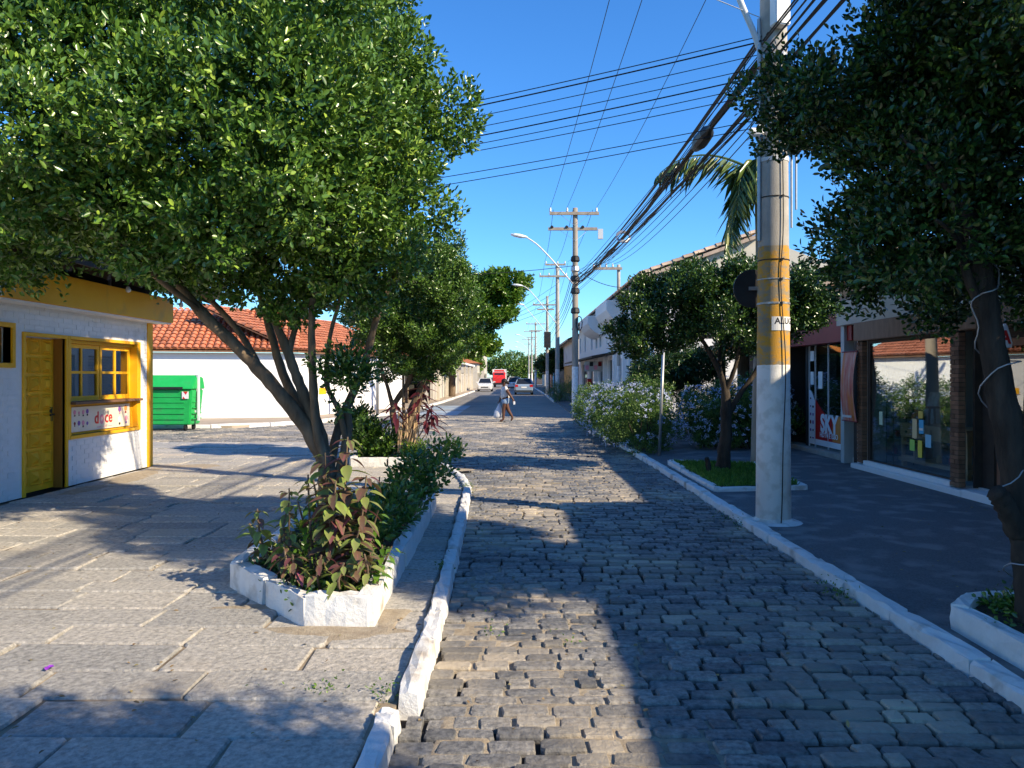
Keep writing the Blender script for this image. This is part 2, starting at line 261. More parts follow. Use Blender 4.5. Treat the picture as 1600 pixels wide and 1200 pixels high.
class MB:
    def __init__(s): s.v = []; s.f = []
    def add(s, vs, fs):
        k = len(s.v); s.v += [tuple(v) for v in vs]; s.f += [tuple(i + k for i in f) for f in fs]; return s
    def box(s, x0, x1, y0, y1, z0, z1, rz=0, piv=None):
        vs = [(x0, y0, z0), (x1, y0, z0), (x1, y1, z0), (x0, y1, z0), (x0, y0, z1), (x1, y0, z1), (x1, y1, z1), (x0, y1, z1)]
        if rz:
            px, py = piv if piv else ((x0 + x1) / 2, (y0 + y1) / 2); c, q = math.cos(rz), math.sin(rz)
            vs = [(px + (x - px) * c - (y - py) * q, py + (x - px) * q + (y - py) * c, z) for x, y, z in vs]
        return s.add(vs, [(0, 3, 2, 1), (4, 5, 6, 7), (0, 1, 5, 4), (1, 2, 6, 5), (2, 3, 7, 6), (3, 0, 4, 7)])
    def bar(s, p, q, w, h=None, up=(0, 0, 1)):
        """rectangular bar from p to q"""
        h = h or w; p = Vector(p); q = Vector(q); d = (q - p).normalized(); u = Vector(up)
        if abs(d.dot(u)) > 0.98: u = Vector((1, 0, 0))
        a = d.cross(u).normalized(); b = a.cross(d)
        vs = [e + a * i * w / 2 + b * j * h / 2 for e in (p, q) for i, j in ((-1, -1), (1, -1), (1, 1), (-1, 1))]
        return s.add(vs, [(3, 2, 1, 0), (4, 5, 6, 7), (0, 1, 5, 4), (1, 2, 6, 5), (2, 3, 7, 6), (3, 0, 4, 7)])
    def tube(s, pts, r, n=8, jit=0.0, rng=None, cap=True, smooth=0):
        pts = [Vector(p) for p in pts]; rs = list(r) if hasattr(r, '__len__') else [r] * len(pts)
        if smooth:
            P2, R2 = [], []
            for i in range(len(pts) - 1):
                p0 = pts[max(i - 1, 0)]; p1 = pts[i]; p2 = pts[i + 1]; p3 = pts[min(i + 2, len(pts) - 1)]
                for k in range(smooth):
                    t = k / smooth
                    P2.append(0.5 * ((2 * p1) + (p2 - p0) * t + (2 * p0 - 5 * p1 + 4 * p2 - p3) * t * t + (3 * p1 - p0 - 3 * p2 + p3) * t ** 3))
                    R2.append(rs[i] + (rs[i + 1] - rs[i]) * t)
            pts = P2 + [pts[-1]]; rs = R2 + [rs[-1]]
        rng = rng or R; k = len(s.v); a = None
        for i, p in enumerate(pts):
            d = (pts[min(i + 1, len(pts) - 1)] - pts[max(i - 1, 0)]).normalized()
            if a is None: a = d.cross(Vector((0, 0, 1)) if abs(d.z) < 0.9 else Vector((1, 0, 0))).normalized()
            else: a = (a - d * a.dot(d)).normalized()
            b = d.cross(a)
            for j in range(n):
                th = 2 * math.pi * j / n; rr = rs[i] * (1 + (rng.uniform(-jit, jit) if jit else 0))
                s.v.append(tuple(p + a * math.cos(th) * rr + b * math.sin(th) * rr))
        for i in range(len(pts) - 1):
            for j in range(n):
                j2 = (j + 1) % n; s.f.append((k + i * n + j, k + i * n + j2, k + (i + 1) * n + j2, k + (i + 1) * n + j))
        if cap:
            s.f.append(tuple(k + j for j in reversed(range(n)))); e = k + (len(pts) - 1) * n; s.f.append(tuple(e + j for j in range(n)))
        return s
    def lathe(s, c, prof, n=12, axis='z', cap=True):
        """prof: list of (radius, height)"""
        k = len(s.v); c = Vector(c)
        for r, h in prof:
            for j in range(n):
                t = 2 * math.pi * j / n; x, y = r * math.cos(t), r * math.sin(t)
                p = {'z': (x, y, h), 'x': (h, x, y), 'y': (x, h, y)}[axis]
                s.v.append(tuple(c + Vector(p)))
        for i in range(len(prof) - 1):
            for j in range(n):
                j2 = (j + 1) % n; s.f.append((k + i * n + j, k + i * n + j2, k + (i + 1) * n + j2, k + (i + 1) * n + j))
        if cap:
            s.f.append(tuple(k + j for j in reversed(range(n)))); e = k + (len(prof) - 1) * n; s.f.append(tuple(e + j for j in range(n)))
        return s
    def prism(s, poly, z0, z1):
        """vertical prism over a counter-clockwise outline"""
        k = len(s.v); n = len(poly)
        s.v += [(x, y, z0) for x, y in poly] + [(x, y, z1) for x, y in poly]
        s.f += [tuple(k + i for i in reversed(range(n))), tuple(k + n + i for i in range(n))]
        s.f += [(k + i, k + (i + 1) % n, k + n + (i + 1) % n, k + n + i) for i in range(n)]
        return s
    def ext(s, poly, fn0, fn1):
        """extrude 2D outline between two mappings (u,v)->xyz"""
        k = len(s.v); n = len(poly)
        s.v += [tuple(fn0(u, v)) for u, v in poly] + [tuple(fn1(u, v)) for u, v in poly]
        s.f += [tuple(k + i for i in reversed(range(n))), tuple(k + n + i for i in range(n))]
        s.f += [(k + i, k + (i + 1) % n, k + n + (i + 1) % n, k + n + i) for i in range(n)]
        return s
    def quad(s, a, b, c, d): return s.add([a, b, c, d], [(0, 1, 2, 3)])
    def build(s, name, m, parent=None, smooth=False, bevel=0, label=None, kind=None, fix=True):
        me = bpy.data.meshes.new(name); o = ORG.get(parent, Vector()) if parent is not None else Vector()
        me.from_pydata([(x - o.x, y - o.y, z - o.z) for x, y, z in s.v], [], s.f)
        if fix or bevel:
            bm = bmesh.new(); bm.from_mesh(me)
            if bevel:
                bmesh.ops.bevel(bm, geom=[e for e in bm.edges if len(e.link_faces) == 2 and e.calc_face_angle(0) > 0.6], offset=bevel, segments=2, affect='EDGES', clamp_overlap=True)
            bmesh.ops.recalc_face_normals(bm, faces=bm.faces); bm.to_mesh(me); bm.free()
        if smooth:
            me.polygons.foreach_set('use_smooth', [True] * len(me.polygons))
        me.update()
        return link(name, me, m, parent, label, kind)

def np_mesh(name, V, F, tint=None, smooth=False):
    """V (n,3), F (m,k) arrays to a mesh, with an optional per-vertex 'tint' attribute"""
    me = bpy.data.meshes.new(name); n, k = F.shape
    me.vertices.add(len(V)); me.vertices.foreach_set('co', np.ascontiguousarray(V, np.float32).ravel())
    me.loops.add(n * k); me.loops.foreach_set('vertex_index', np.ascontiguousarray(F, np.int32).ravel())
    me.polygons.add(n); me.polygons.foreach_set('loop_start', np.arange(0, n * k, k, dtype=np.int32)); me.polygons.foreach_set('loop_total', np.full(n, k, np.int32))
    if tint is not None:
        a = me.attributes.new('tint', 'FLOAT', 'POINT'); a.data.foreach_set('value', np.ascontiguousarray(tint, np.float32))
    me.update(calc_edges=True)
    if smooth: me.polygons.foreach_set('use_smooth', [True] * n)
    return me

def leaves_np(P, D, Nn, ln, wd, rng, bend=0.15):
    """one folded six-cornered leaf at each P along D with normal Nn"""
    n = len(P); D = D / np.linalg.norm(D, axis=1, keepdims=True)
    side = np.cross(D, Nn); side /= np.linalg.norm(side, axis=1, keepdims=True) + 1e-9
    up = np.cross(side, D)
    L = (ln * rng.uniform(0.55, 1.25, n))[:, None]; Wd = (wd * rng.uniform(0.75, 1.15, n))[:, None]
    b = (bend * rng.uniform(-0.3, 1.2, n))[:, None]
    v0 = P; v5 = P + D * L - up * L * b
    r1 = P + D * L * 0.35 + side * Wd * 0.42 + up * Wd * 0.16; r2 = P + D * L * 0.72 + side * Wd * 0.44 + up * (Wd * 0.12 - L * b * 0.4)
    l1 = P + D * L * 0.35 - side * Wd * 0.42 + up * Wd * 0.16; l2 = P + D * L * 0.72 - side * Wd * 0.44 + up * (Wd * 0.12 - L * b * 0.4)
    V = np.stack([v0, r1, r2, v5, l2, l1], 1).reshape(-1, 3)
    i = np.arange(n)[:, None] * 6
    F = np.concatenate([i + np.array([[0, 1, 2, 3]]), i + np.array([[0, 3, 4, 5]])], 0)
    return V, F

def nz3(p, s, ph):
    q = p * s + ph
    return (np.sin(q[:, 0] + 1.7 * np.sin(q[:, 1] * 0.9 + 2.1)) + np.sin(q[:, 1] * 1.13 + 1.5 * np.sin(q[:, 2] * 0.8 + 0.4)) + np.sin(q[:, 2] * 0.97 + 1.6 * np.sin(q[:, 0] * 1.1 + 1.2))) / 3

def clumps(blobs, per, seed, k=0.36, core=0.84):
    """break smooth lobes into a core with many smaller rounded clumps, as a clipped crown grows"""
    rr = random.Random(seed); out = []
    for x, y, z, a, b, c in blobs:
        out.append((x, y, z, a * core * .9, b * core * .9, c * core * .9))
        for i in range(per):
            h = 1 - 2 * (i + .5) / per; th = i * 2.39996 + rr.uniform(-.4, .4); q = math.sqrt(1 - h * h); r = (a + b + c) / 3 * k * rr.uniform(.7, 1.25)
            e = core * rr.uniform(.82, 1.02)
            out.append((x + a * e * q * math.cos(th), y + b * e * q * math.sin(th), z + c * e * h, r, r, r * .85))
    return out
def foliage(name, m, parent, blobs, twigs, per, ln, wd, seed, shell=0.62, rough=0.22, ns=2.2, hole=-0.45, up=0.5, twig=0.16, flat=False, zmin=None, bend=0.15, kind=None, tlo=0.0, cut=None):
    """leaves on twigs spread through the outer part of a union of lobes; blobs: (x, y, z, rx, ry, rz)"""
    rng = np.random.default_rng(seed); B = np.array(blobs, float)
    w = (B[:, 3] * B[:, 4] + B[:, 4] * B[:, 5] + B[:, 3] * B[:, 5]); w /= w.sum()
    n0 = int(twigs * 1.9); k = rng.choice(len(B), n0, p=w)
    d = rng.normal(size=(n0, 3)); d /= np.linalg.norm(d, axis=1, keepdims=True)
    f = (shell + (1 - shell) * rng.uniform(0, 1, n0) ** 0.6)
    f *= 1 + rough * nz3(d * 1.0 + B[k, :3], ns, seed) + rng.normal(0, 0.05, n0)
    p = B[k, :3] + d * B[k, 3:] * f[:, None]
    keep = np.ones(n0, bool)
    for b in range(len(B)):
        q = np.linalg.norm((p - B[b, :3]) / B[b, 3:], axis=1); keep &= ~((q < shell * 0.88) & (k != b))
    keep &= nz3(p, 4.2 / max(0.6, B[:, 3:].mean()) * 0.9, seed + 3) > hole
    if zmin is not None: keep &= p[:, 2] > zmin
    if cut is not None: keep &= cut(p)
    p = p[keep][:twigs]; d = d[keep][:twigs]; n = len(p)
    ax = d + np.array([0, 0, up]) + rng.normal(0, 0.42, (n, 3)); ax /= np.linalg.norm(ax, axis=1, keepdims=True)
    ctint = rng.uniform(0, 1, n)
    A = np.repeat(ax, per, 0); P = np.repeat(p, per, 0); t = np.tile(np.linspace(0, 1, per), n)
    e1 = np.cross(A, np.array([0.3, 0.5, 0.8])); e1 /= np.linalg.norm(e1, axis=1, keepdims=True); e2 = np.cross(A, e1)
    th = np.tile(np.arange(per) * 2.4, n) + np.repeat(rng.uniform(0, 6.28, n), per)
    rad = e1 * np.cos(th)[:, None] + e2 * np.sin(th)[:, None]
    op = (0.35 + 0.75 * (1 - t) + rng.normal(0, 0.15, len(t)))[:, None] if not flat else np.full((len(t), 1), 1.4)
    D = A + rad * op * 1.1; Nn = A - rad * 0.5 + rng.normal(0, 0.25, A.shape)
    P = P - A * ((1 - t) * twig)[:, None] + rad * 0.012 + (rng.normal(0, 0.012, A.shape))
    V, F = leaves_np(P, D, Nn, ln, wd, rng, bend)
    tint = np.clip(np.repeat(ctint, per) * 0.45 + rng.uniform(0, 0.5, len(t)) + 0.1 * (t - 0.5) * 2, 0.01, 0.985)
    tint = np.clip(tlo + tint * (1 - tlo), 0.01, 0.985)
    o = ORG.get(parent, Vector()) if parent is not None else Vector()
    me = np_mesh(name, V - np.array(o), F, np.repeat(tint, 6))
    ob = link(name, me, m, parent, kind=kind)
    return ob

def limb(mb, pts, r, n=9, seed=1):
    mb.tube(pts, r, n, jit=0.13, rng=random.Random(seed), smooth=6); return mb

def text_mesh(txt, size, m, parent, loc, rot, name='lettering', ext=0.002, sx=1.0, align='CENTER', shear=0.0, bold=0.0):
    cu = bpy.data.curves.new(name, 'FONT'); cu.body = txt; cu.size = size; cu.extrude = ext; cu.align_x = align; cu.align_y = 'CENTER'
    cu.resolution_u = 3; cu.shear = shear; cu.offset = bold
    tmp = bpy.data.objects.new('tmp', cu); COL.objects.link(tmp)
    dg = bpy.context.evaluated_depsgraph_get()
    me = bpy.data.meshes.new_from_object(tmp.evaluated_get(dg)); me.name = name
    bpy.data.objects.remove(tmp); bpy.data.curves.remove(cu)
    me.materials.clear()
    return place(name, me, m, parent, loc, rot, (sx, 1, 1))

def copy_tree(o, parent=None):
    c = o.copy(); COL.objects.link(c)
    if parent is not None: c.parent = parent
    for ch in list(o.children): copy_tree(ch, c)
    return c

def interp(tab, y):
    if y <= tab[0][0]: return tab[0][1]
    for (a, b), (c, d) in zip(tab, tab[1:]):
        if y <= c: return b + (d - b) * (y - a) / (c - a)
    return tab[-1][1]
# ================================================================== SETTING: ground, road, pavements, kerbs
RZ, SZ, PZ = 0.0, 0.06, 0.05          # road, slab plaza, asphalt pavement heights
XL = [(-3, -0.53), (3.7, -0.53), (3.85, -0.46), (5, -0.46), (8, -0.52), (10.1, -0.575), (11.3, -0.62), (12.3, -0.75), (13.4, -1.02), (14.9, -1.42), (16.2, -1.9), (17.4, -2.9), (18.2, -3.9), (19.0, -5.0)]
XR = [(-6, 2.53), (14, 2.53), (18, 2.46), (30, 2.30), (50, 2.5), (75, 2.65), (160, 2.65)]
FARK = [(-30, 24.8), (-12, 24.9), (-9.0, 25.3), (-7.7, 26.6), (-6.4, 29.5), (-4.9, 36), (-4.5, 50), (-4.4, 66), (-4.4, 160)]
def xl(y): return interp(XL, y)
def xr(y): return interp(XR, y)
FK2 = [(24.8, -30), (24.9, -12), (25.3, -9.0), (26.6, -7.7), (29.5, -6.4), (36, -4.9), (50, -4.5), (160, -4.4)]
def left_limit(y):
    if y < 19: return xl(y)
    if y < 24.9: return -16.0
    return interp(FK2, y)

g = MB(); g.quad((-600, -60, -0.14), (600, -60, -0.14), (600, 1200, -0.14), (-600, 1200, -0.14)); ground = g.build('ground', 'soil', kind='structure')
road = MB(); road.quad((-17, -6, -0.03), (2.62, -6, -0.03), (2.62, 33, -0.03), (-17, 33, -0.03)); road = road.build('road', 'sand', kind='structure')
# beyond thirty metres the setts are finer than the eye can part: one sheet with setts in the material
m = bpy.data.materials.new('far_setts'); m.use_nodes = True
t = m.node_tree; N = t.nodes; L = t.links; b = N['Principled BSDF']; b.inputs['Roughness'].default_value = 0.75
gg = N.new('ShaderNodeNewGeometry'); bt = N.new('ShaderNodeTexBrick'); L.new(gg.outputs['Position'], bt.inputs['Vector'])
bt.inputs['Scale'].default_value = 1; bt.inputs['Brick Width'].default_value = 0.25; bt.inputs['Row Height'].default_value = 0.135; bt.inputs['Mortar Size'].default_value = 0.012
bt.inputs['Color1'].default_value = (0.16, 0.16, 0.165, 1); bt.inputs['Color2'].default_value = (0.26, 0.255, 0.25, 1); bt.inputs['Mortar'].default_value = (0.13, 0.11, 0.08, 1)
nz = N.new('ShaderNodeTexNoise'); nz.inputs['Scale'].default_value = 0.5; nz.inputs['Detail'].default_value = 9; L.new(gg.outputs['Position'], nz.inputs['Vector'])
mr = N.new('ShaderNodeMapRange'); mr.inputs[1].default_value = 0.42; mr.inputs[2].default_value = 0.7; mr.inputs[4].default_value = 0.7; L.new(nz.outputs['Fac'], mr.inputs[0])
mx = N.new('ShaderNodeMix'); mx.data_type = 'RGBA'; L.new(mr.outputs[0], mx.inputs['Factor']); L.new(bt.outputs['Color'], mx.inputs['A']); mx.inputs['B'].default_value = (0.30, 0.27, 0.225, 1)
L.new(mx.outputs['Result'], b.inputs['Base Color'])
f = MB(); f.quad((-6, 32.6, -0.004), (2.75, 32.6, -0.004), (2.75, 400, -0.004), (-6, 400, -0.004)); f.build('road_surface', m, road)
# worn blue parking marks painted on the setts
f = MB()
for y0, y1 in ((33.5, 38.2), (39.0, 44.5)): f.quad((-4.55, y0, 0.001), (-2.5, y0, 0.001), (-2.5, y1, 0.001), (-4.4, y1, 0.001))
f.build('parking_marking', 'blue_mark', road)

def variants(n, seed, ix, iy, h, jit, dome, cx=.44, cy=.35):
    out = []; rng = np.random.default_rng(seed)
    base = np.array([[-.5, -cy], [-cx, -.5], [cx, -.5], [.5, -cy], [.5, cy], [cx, .5], [-cx, .5], [-.5, cy]])
    for i in range(n):
        p = base + rng.uniform(-jit, jit, base.shape) * np.array([0.6, 1.4])
        top = p * np.array([1 - ix, 1 - iy]) + rng.uniform(-jit, jit, base.shape) * 0.3
        V = np.concatenate([np.c_[p, np.full(8, -h)], np.c_[p, -0.012 + rng.uniform(-.003, .003, 8)], np.c_[top, rng.uniform(-.003, .002, 8)], np.array([[rng.uniform(-.1, .1), rng.uniform(-.1, .1), dome]])])
        F = []
        for r in (0, 8):
            F += [(r + j, r + (j + 1) % 8, r + 8 + (j + 1) % 8, r + 8 + j) for j in range(8)]
        F3 = [(16 + j, 16 + (j + 1) % 8, 24) for j in range(8)]
        out.append((V, F, F3))
    return out
def stone_meshes(name, vs):
    res = []
    for V, F, F3 in vs:
        me = bpy.data.meshes.new(name); me.from_pydata(V.tolist(), [], F + F3); me.update(); res.append(me)
    return res
def joined(name, vs, items, m, parent, rng):
    """items: (x, y, z, rot, l, d, variant) -> one mesh"""
    Vs, Fs, Ts, k = [], [], [], 0
    for x, y, z, a, l, d, v in items:
        V, F, F3 = vs[v]; c, s = math.cos(a), math.sin(a)
        W = np.empty_like(V); X = V[:, 0] * l; Y = V[:, 1] * d
        W[:, 0] = x + X * c - Y * s; W[:, 1] = y + X * s + Y * c; W[:, 2] = z + V[:, 2]
        Vs.append(W); Fs += [tuple(i + k for i in f) for f in F] + [tuple(i + k for i in f) for f in F3]; k += len(V)
        Ts.append(np.full(len(V), rng.random() * 0.98 + 0.01))
    V = np.concatenate(Vs); me = bpy.data.meshes.new(name); me.from_pydata(V.tolist(), [], Fs)
    a = me.attributes.new('tint', 'FLOAT', 'POINT'); a.data.foreach_set('value', np.concatenate(Ts).astype(np.float32)); me.update()
    return link(name, me, m, parent, kind='stuff')
def in_view(x, y, z=0.0):
    if y < 2.9: return False
    px = 805 + 1230 * x / y; py = 588 + 1230 * (CAMZ - z) / y
    return -60 < px < 1660 and py < 1245

cv = variants(16, 3, 0.06, 0.11, 0.06, 0.045, 0.003); cm = stone_meshes('cobblestone', cv)
items = []; rr = random.Random(11); y = 1.2; row = 0
while y < 32.6:
    d = rr.uniform(0.104, 0.136); x0, x1 = left_limit(y), xr(y) - 0.01; x = x0 - rr.uniform(0, 0.15); ph = rr.uniform(-0.03, 0.03)
    while x < x1:
        l = rr.uniform(0.14, 0.27) if rr.random() > 0.12 else rr.uniform(0.10, 0.14)
        xc = x + l / 2
        if xc + l / 2 > x1 + 0.03: l = max(0.08, x1 - x); xc = x + l / 2
        if xc - l / 2 < x0 - 0.03: l = max(0.0, x + l - x0 + 0.02); xc = x0 - 0.02 + l / 2; x = xc - l / 2
        if l > 0.06:
            yy = y + 0.045 * math.sin(xc * 1.1 + y * 0.35) + ph * xc * 0.3 + rr.uniform(-0.008, 0.008)
            if not (14.0 < yy < 19 and xc < interp(XL, yy)):
                items.append((xc, yy, rr.gauss(0, 0.0055), rr.gauss(0, 0.03), l - rr.uniform(0.010, 0.026), d - rr.uniform(0.010, 0.022), rr.randrange(16)))
        x += l
    y += d; row += 1
items.sort(key=lambda t: (not in_view(t[0], t[1]), t[1]))
for x, y, z, a, l, d, v in items[:300]:
    place('cobblestone', cm[v], 'stone', road, (x, y, z), (rr.gauss(0, 0.022), rr.gauss(0, 0.016), a), (l, d, 1))
joined('cobblestones', cv, items[300:], 'stone', road, rr)

# ---- slab plaza
poly = [(-6.49, -3)] + [(x - 0.125, y) for y, x in XL if y >= -3] + [(-16, 19.0), (-16, 14.05), (-6.49, 14.05)]
plaza = MB(); plaza.prism(poly, -0.13, 0.042); plaza = plaza.build('stone_plaza', 'sand_pale', kind='structure')
sv_ = variants(12, 5, 0.022, 0.05, 0.03, 0.020, 0.002, .475, .45); sm_ = stone_meshes('paving_slab', sv_)
items = []; rr = random.Random(5); y = 1.4
while y < 18.8:
    d = rr.uniform(0.29, 0.43); x1 = xl(y) - 0.13; x0 = -6.45 if y < 14.2 else -13.5; x = x1
    while x > x0:
        l = rr.uniform(0.5, 1.15); 
        if x - l < x0: l = x - x0
        if l > 0.12:
            xc = x - l / 2; yy = y + d / 2 + 0.02 * math.sin(xc * 0.9 + y) - 0.012 * xc
            items.append((xc, yy, SZ + rr.gauss(0, 0.0055), rr.gauss(0, 0.006), l - rr.uniform(0.012, 0.034), d - rr.uniform(0.010, 0.026), rr.randrange(12)))
        x -= l
    y += d
items.sort(key=lambda t: (not in_view(t[0], t[1]), t[1]))
for x, y, z, a, l, d, v in items[:300]:
    place('paving_slab', sm_[v], 'slab', plaza, (x, y, z), (rr.gauss(0, 0.006), rr.gauss(0, 0.004), a), (l, d, 1))
joined('paving_slabs', sv_, items[300:], 'slab', plaza, rr)

# ---- pavements
pv = MB(); pv.prism([(x + 0.12, y) for y, x in XR] + [(14, 160), (14, -6)], -0.12, PZ); pavement = pv.build('pavement', 'asphalt', kind='structure')
M['tan_pave'] = mat('worn_concrete', (0.34, 0.27, 0.20), (0.46, 0.38, 0.29), scale=1.2, rough=0.95, bump=0.2, coords='World')
pv = MB(); pv.prism([(x - 0.12, y + 0.05) for x, y in FARK][::-1] + [(-30, 30), (-30, 160)][0:1] + [(-30, 160)], -0.12, 0.07); far_pave = pv.build('far_pavement', 'tan_pave', kind='structure')

# ---- kerbs: separate whitewashed stones
def block(p, q, w, z0, z1, name, m, parent, seed, round_=0.025, nl=5, jit=0.0045, label=None, lean=0.0):
    """one rough whitewashed block from p to q (centre line), uneven and worn at the edges"""
    rng = random.Random(seed); p = Vector((p[0], p[1], 0)); q = Vector((q[0], q[1], 0)); d = (q - p); ln = d.length; d.normalize(); s = Vector((-d.y, d.x, 0))
    h = z1 - z0; prof = [(-.5, 0), (-.5, 0.55), (-.5 + round_ / w * 0.4, 1 - round_ / h * 0.35), (-.5 + round_ / w, 1), (0, 1.01), (.5 - round_ / w, 1), (.5 - round_ / w * 0.4, 1 - round_ / h * 0.35), (.5, 0.55), (.5, 0)]
    mb = MB(); n = len(prof); vs = []
    for i in range(nl + 1):
        t = i / nl; e = 1.0 if 0 < i < nl else 0.93
        for u, v in prof:
            c = p + d * (ln * t) + s * (u * w * e + rng.gauss(0, jit) * (0.4 if v == 0 else 1))
            vs.append((c.x + rng.gauss(0, jit * 0.6) * d.x, c.y + rng.gauss(0, jit * 0.6) * d.y, z0 + h * v * (1 if 0 < i < nl else 0.97) + (rng.gauss(0, jit) if v > 0.5 else 0)))
    fs = [(i * n + j, i * n + j + 1, (i + 1) * n + j + 1, (i + 1) * n + j) for i in range(nl) for j in range(n - 1)]
    fs += [tuple(range(n - 1, -1, -1)), tuple(nl * n + j for j in range(n))]
    mb.add(vs, fs); return mb.build(name, m, parent, smooth=False, label=label)
def walk(pts, rng, lo, hi):
    """cut a polyline into stone-long pieces"""
    P = [Vector((a, b, 0)) for a, b in pts]; cum = [0]
    for a, b in zip(P, P[1:]): cum.append(cum[-1] + (b - a).length)
    def at(s):
        for i in range(len(P) - 1):
            if s <= cum[i + 1]: return P[i].lerp(P[i + 1], (s - cum[i]) / max(1e-6, cum[i + 1] - cum[i]))
        return P[-1]
    s = 0; out = []
    while s < cum[-1] - 0.1:
        e = min(cum[-1], s + rng.uniform(lo, hi)); out.append((at(s), at(e))); s = e
    return out
def kerb(name, pts, w, z1, lo, hi, seed, y_single=34, jit=0.0045, gap=0.012):
    rng = random.Random(seed); k = MB(); k.box(pts[0][0] - 0.02, pts[0][0] + 0.02, pts[0][1] - 0.3, pts[0][1] - 0.26, -0.12, -0.1)
    root = k.build(name, 'soil', kind='structure')
    for i, (a, b) in enumerate(walk(pts, rng, lo, hi)):
        d = (b - a).normalized(); a = a + d * gap / 2; b = b - d * gap / 2
        near = min(a.y, b.y) < 12
        block(a, b, w * rng.uniform(0.93, 1.07), -0.1, z1 + rng.gauss(0, 0.006), 'kerb_stone', 'whitewash', root, seed * 100 + i, nl=6 if near else 3, jit=jit)
    return root
kerb('plaza_kerb', [(x - 0.065, y) for y, x in XL if 0.5 < y < 3.75] and [(-0.60, 1.0), (-0.595, 3.72)], 0.115, 0.10, 0.7, 1.0, 21)
kerb('plaza_kerb', [(-0.525, 3.86)] + [(x - 0.065, y) for y, x in XL if 4 < y < 18.5], 0.115, 0.105, 0.5, 0.85, 22)
kerb('road_kerb', [(x + 0.075, y) for y, x in XR if y < 40], 0.15, 0.075, 0.75, 1.15, 23, jit=0.006)
kerb('road_kerb', [(2.5 + 0.0, 50)] + [(x + 0.06, y) for y, x in XR if y > 55], 0.16, 0.09, 5, 7, 24)
kerb('corner_kerb', [(x - 0.07, y) for x, y in FARK], 0.16, 0.12, 1.6, 2.4, 25)

# ---- planters
def planter(name, label, pts, w, z0, zt, loc, seed, closed=True, soil_z=None, lo=0.5, hi=0.95, jit=0.004):
    rng = random.Random(seed); root = T(name, label, 'planter', loc)
    P = pts + ([pts[0]] if closed else [])
    for j, (a, b) in enumerate(zip(P, P[1:])):
        ln = math.dist(a, b); n = max(1, round(ln / ((lo + hi) / 2)))
        for i in range(n):
            t0, t1 = i / n, (i + 1) / n; d = Vector((b[0] - a[0], b[1] - a[1], 0)).normalized()
            p = Vector((a[0] + (b[0] - a[0]) * t0, a[1] + (b[1] - a[1]) * t0, 0)) + d * (0.02 if i else -0.02); q = Vector((a[0] + (b[0] - a[0]) * t1, a[1] + (b[1] - a[1]) * t1, 0)) - d * (0.02 if i < n - 1 else -0.02)
            block(p, q, w * rng.uniform(0.92, 1.06), z0 - 0.02, zt + rng.gauss(0, 0.012), 'planter_block', 'whitewash', root, seed * 1000 + j * 50 + i, nl=6, jit=jit, round_=0.014)
    s = MB(); s.prism(pts if sum((x2 - x1) * (y2 + y1) for (x1, y1), (x2, y2) in zip(pts, pts[1:] + pts[:1])) < 0 else pts[::-1], z0, soil_z or zt - 0.05); s.build('planting_soil', 'soil', root)
    return root
planter('kerbside_planter', 'whitewashed stone planter with coleus and the big multi-stemmed tree', [(-1.33, 5.10), (-0.96, 5.08), (-0.97, 7.3), (-1.02, 9.6), (-2.2, 9.8), (-2.10, 5.98)], 0.12, SZ, 0.25, (-1.5, 7.4, SZ), 31)
planter('kerbside_planter', 'low whitewashed planter holding red-leaved cordyline beyond the coleus planter', [(-2.9, 14.05), (-1.62, 13.95), (-1.62, 14.9), (-2.2, 16.4), (-3.1, 16.5)], 0.13, SZ, 0.21, (-2.3, 15, SZ), 32)
planter('pavement_planter', 'curved whitewashed planter round the dark trunk beside the asphalt pavement', [(2.83, 2.2), (3.9, 2.2), (3.95, 5.35), (3.05, 5.22), (2.83, 5.0)], 0.11, PZ, 0.23, (3.3, 3.8, PZ), 33, lo=0.9, hi=1.4)
planter('grass_planter', 'low white edged grass bed under the small pavement tree', [(2.82, 11.0), (4.1, 11.2), (4.2, 13.9), (2.82, 14.3)], 0.11, PZ, 0.13, (3.4, 12.6, PZ), 34, soil_z=0.11, lo=0.8, hi=1.2)
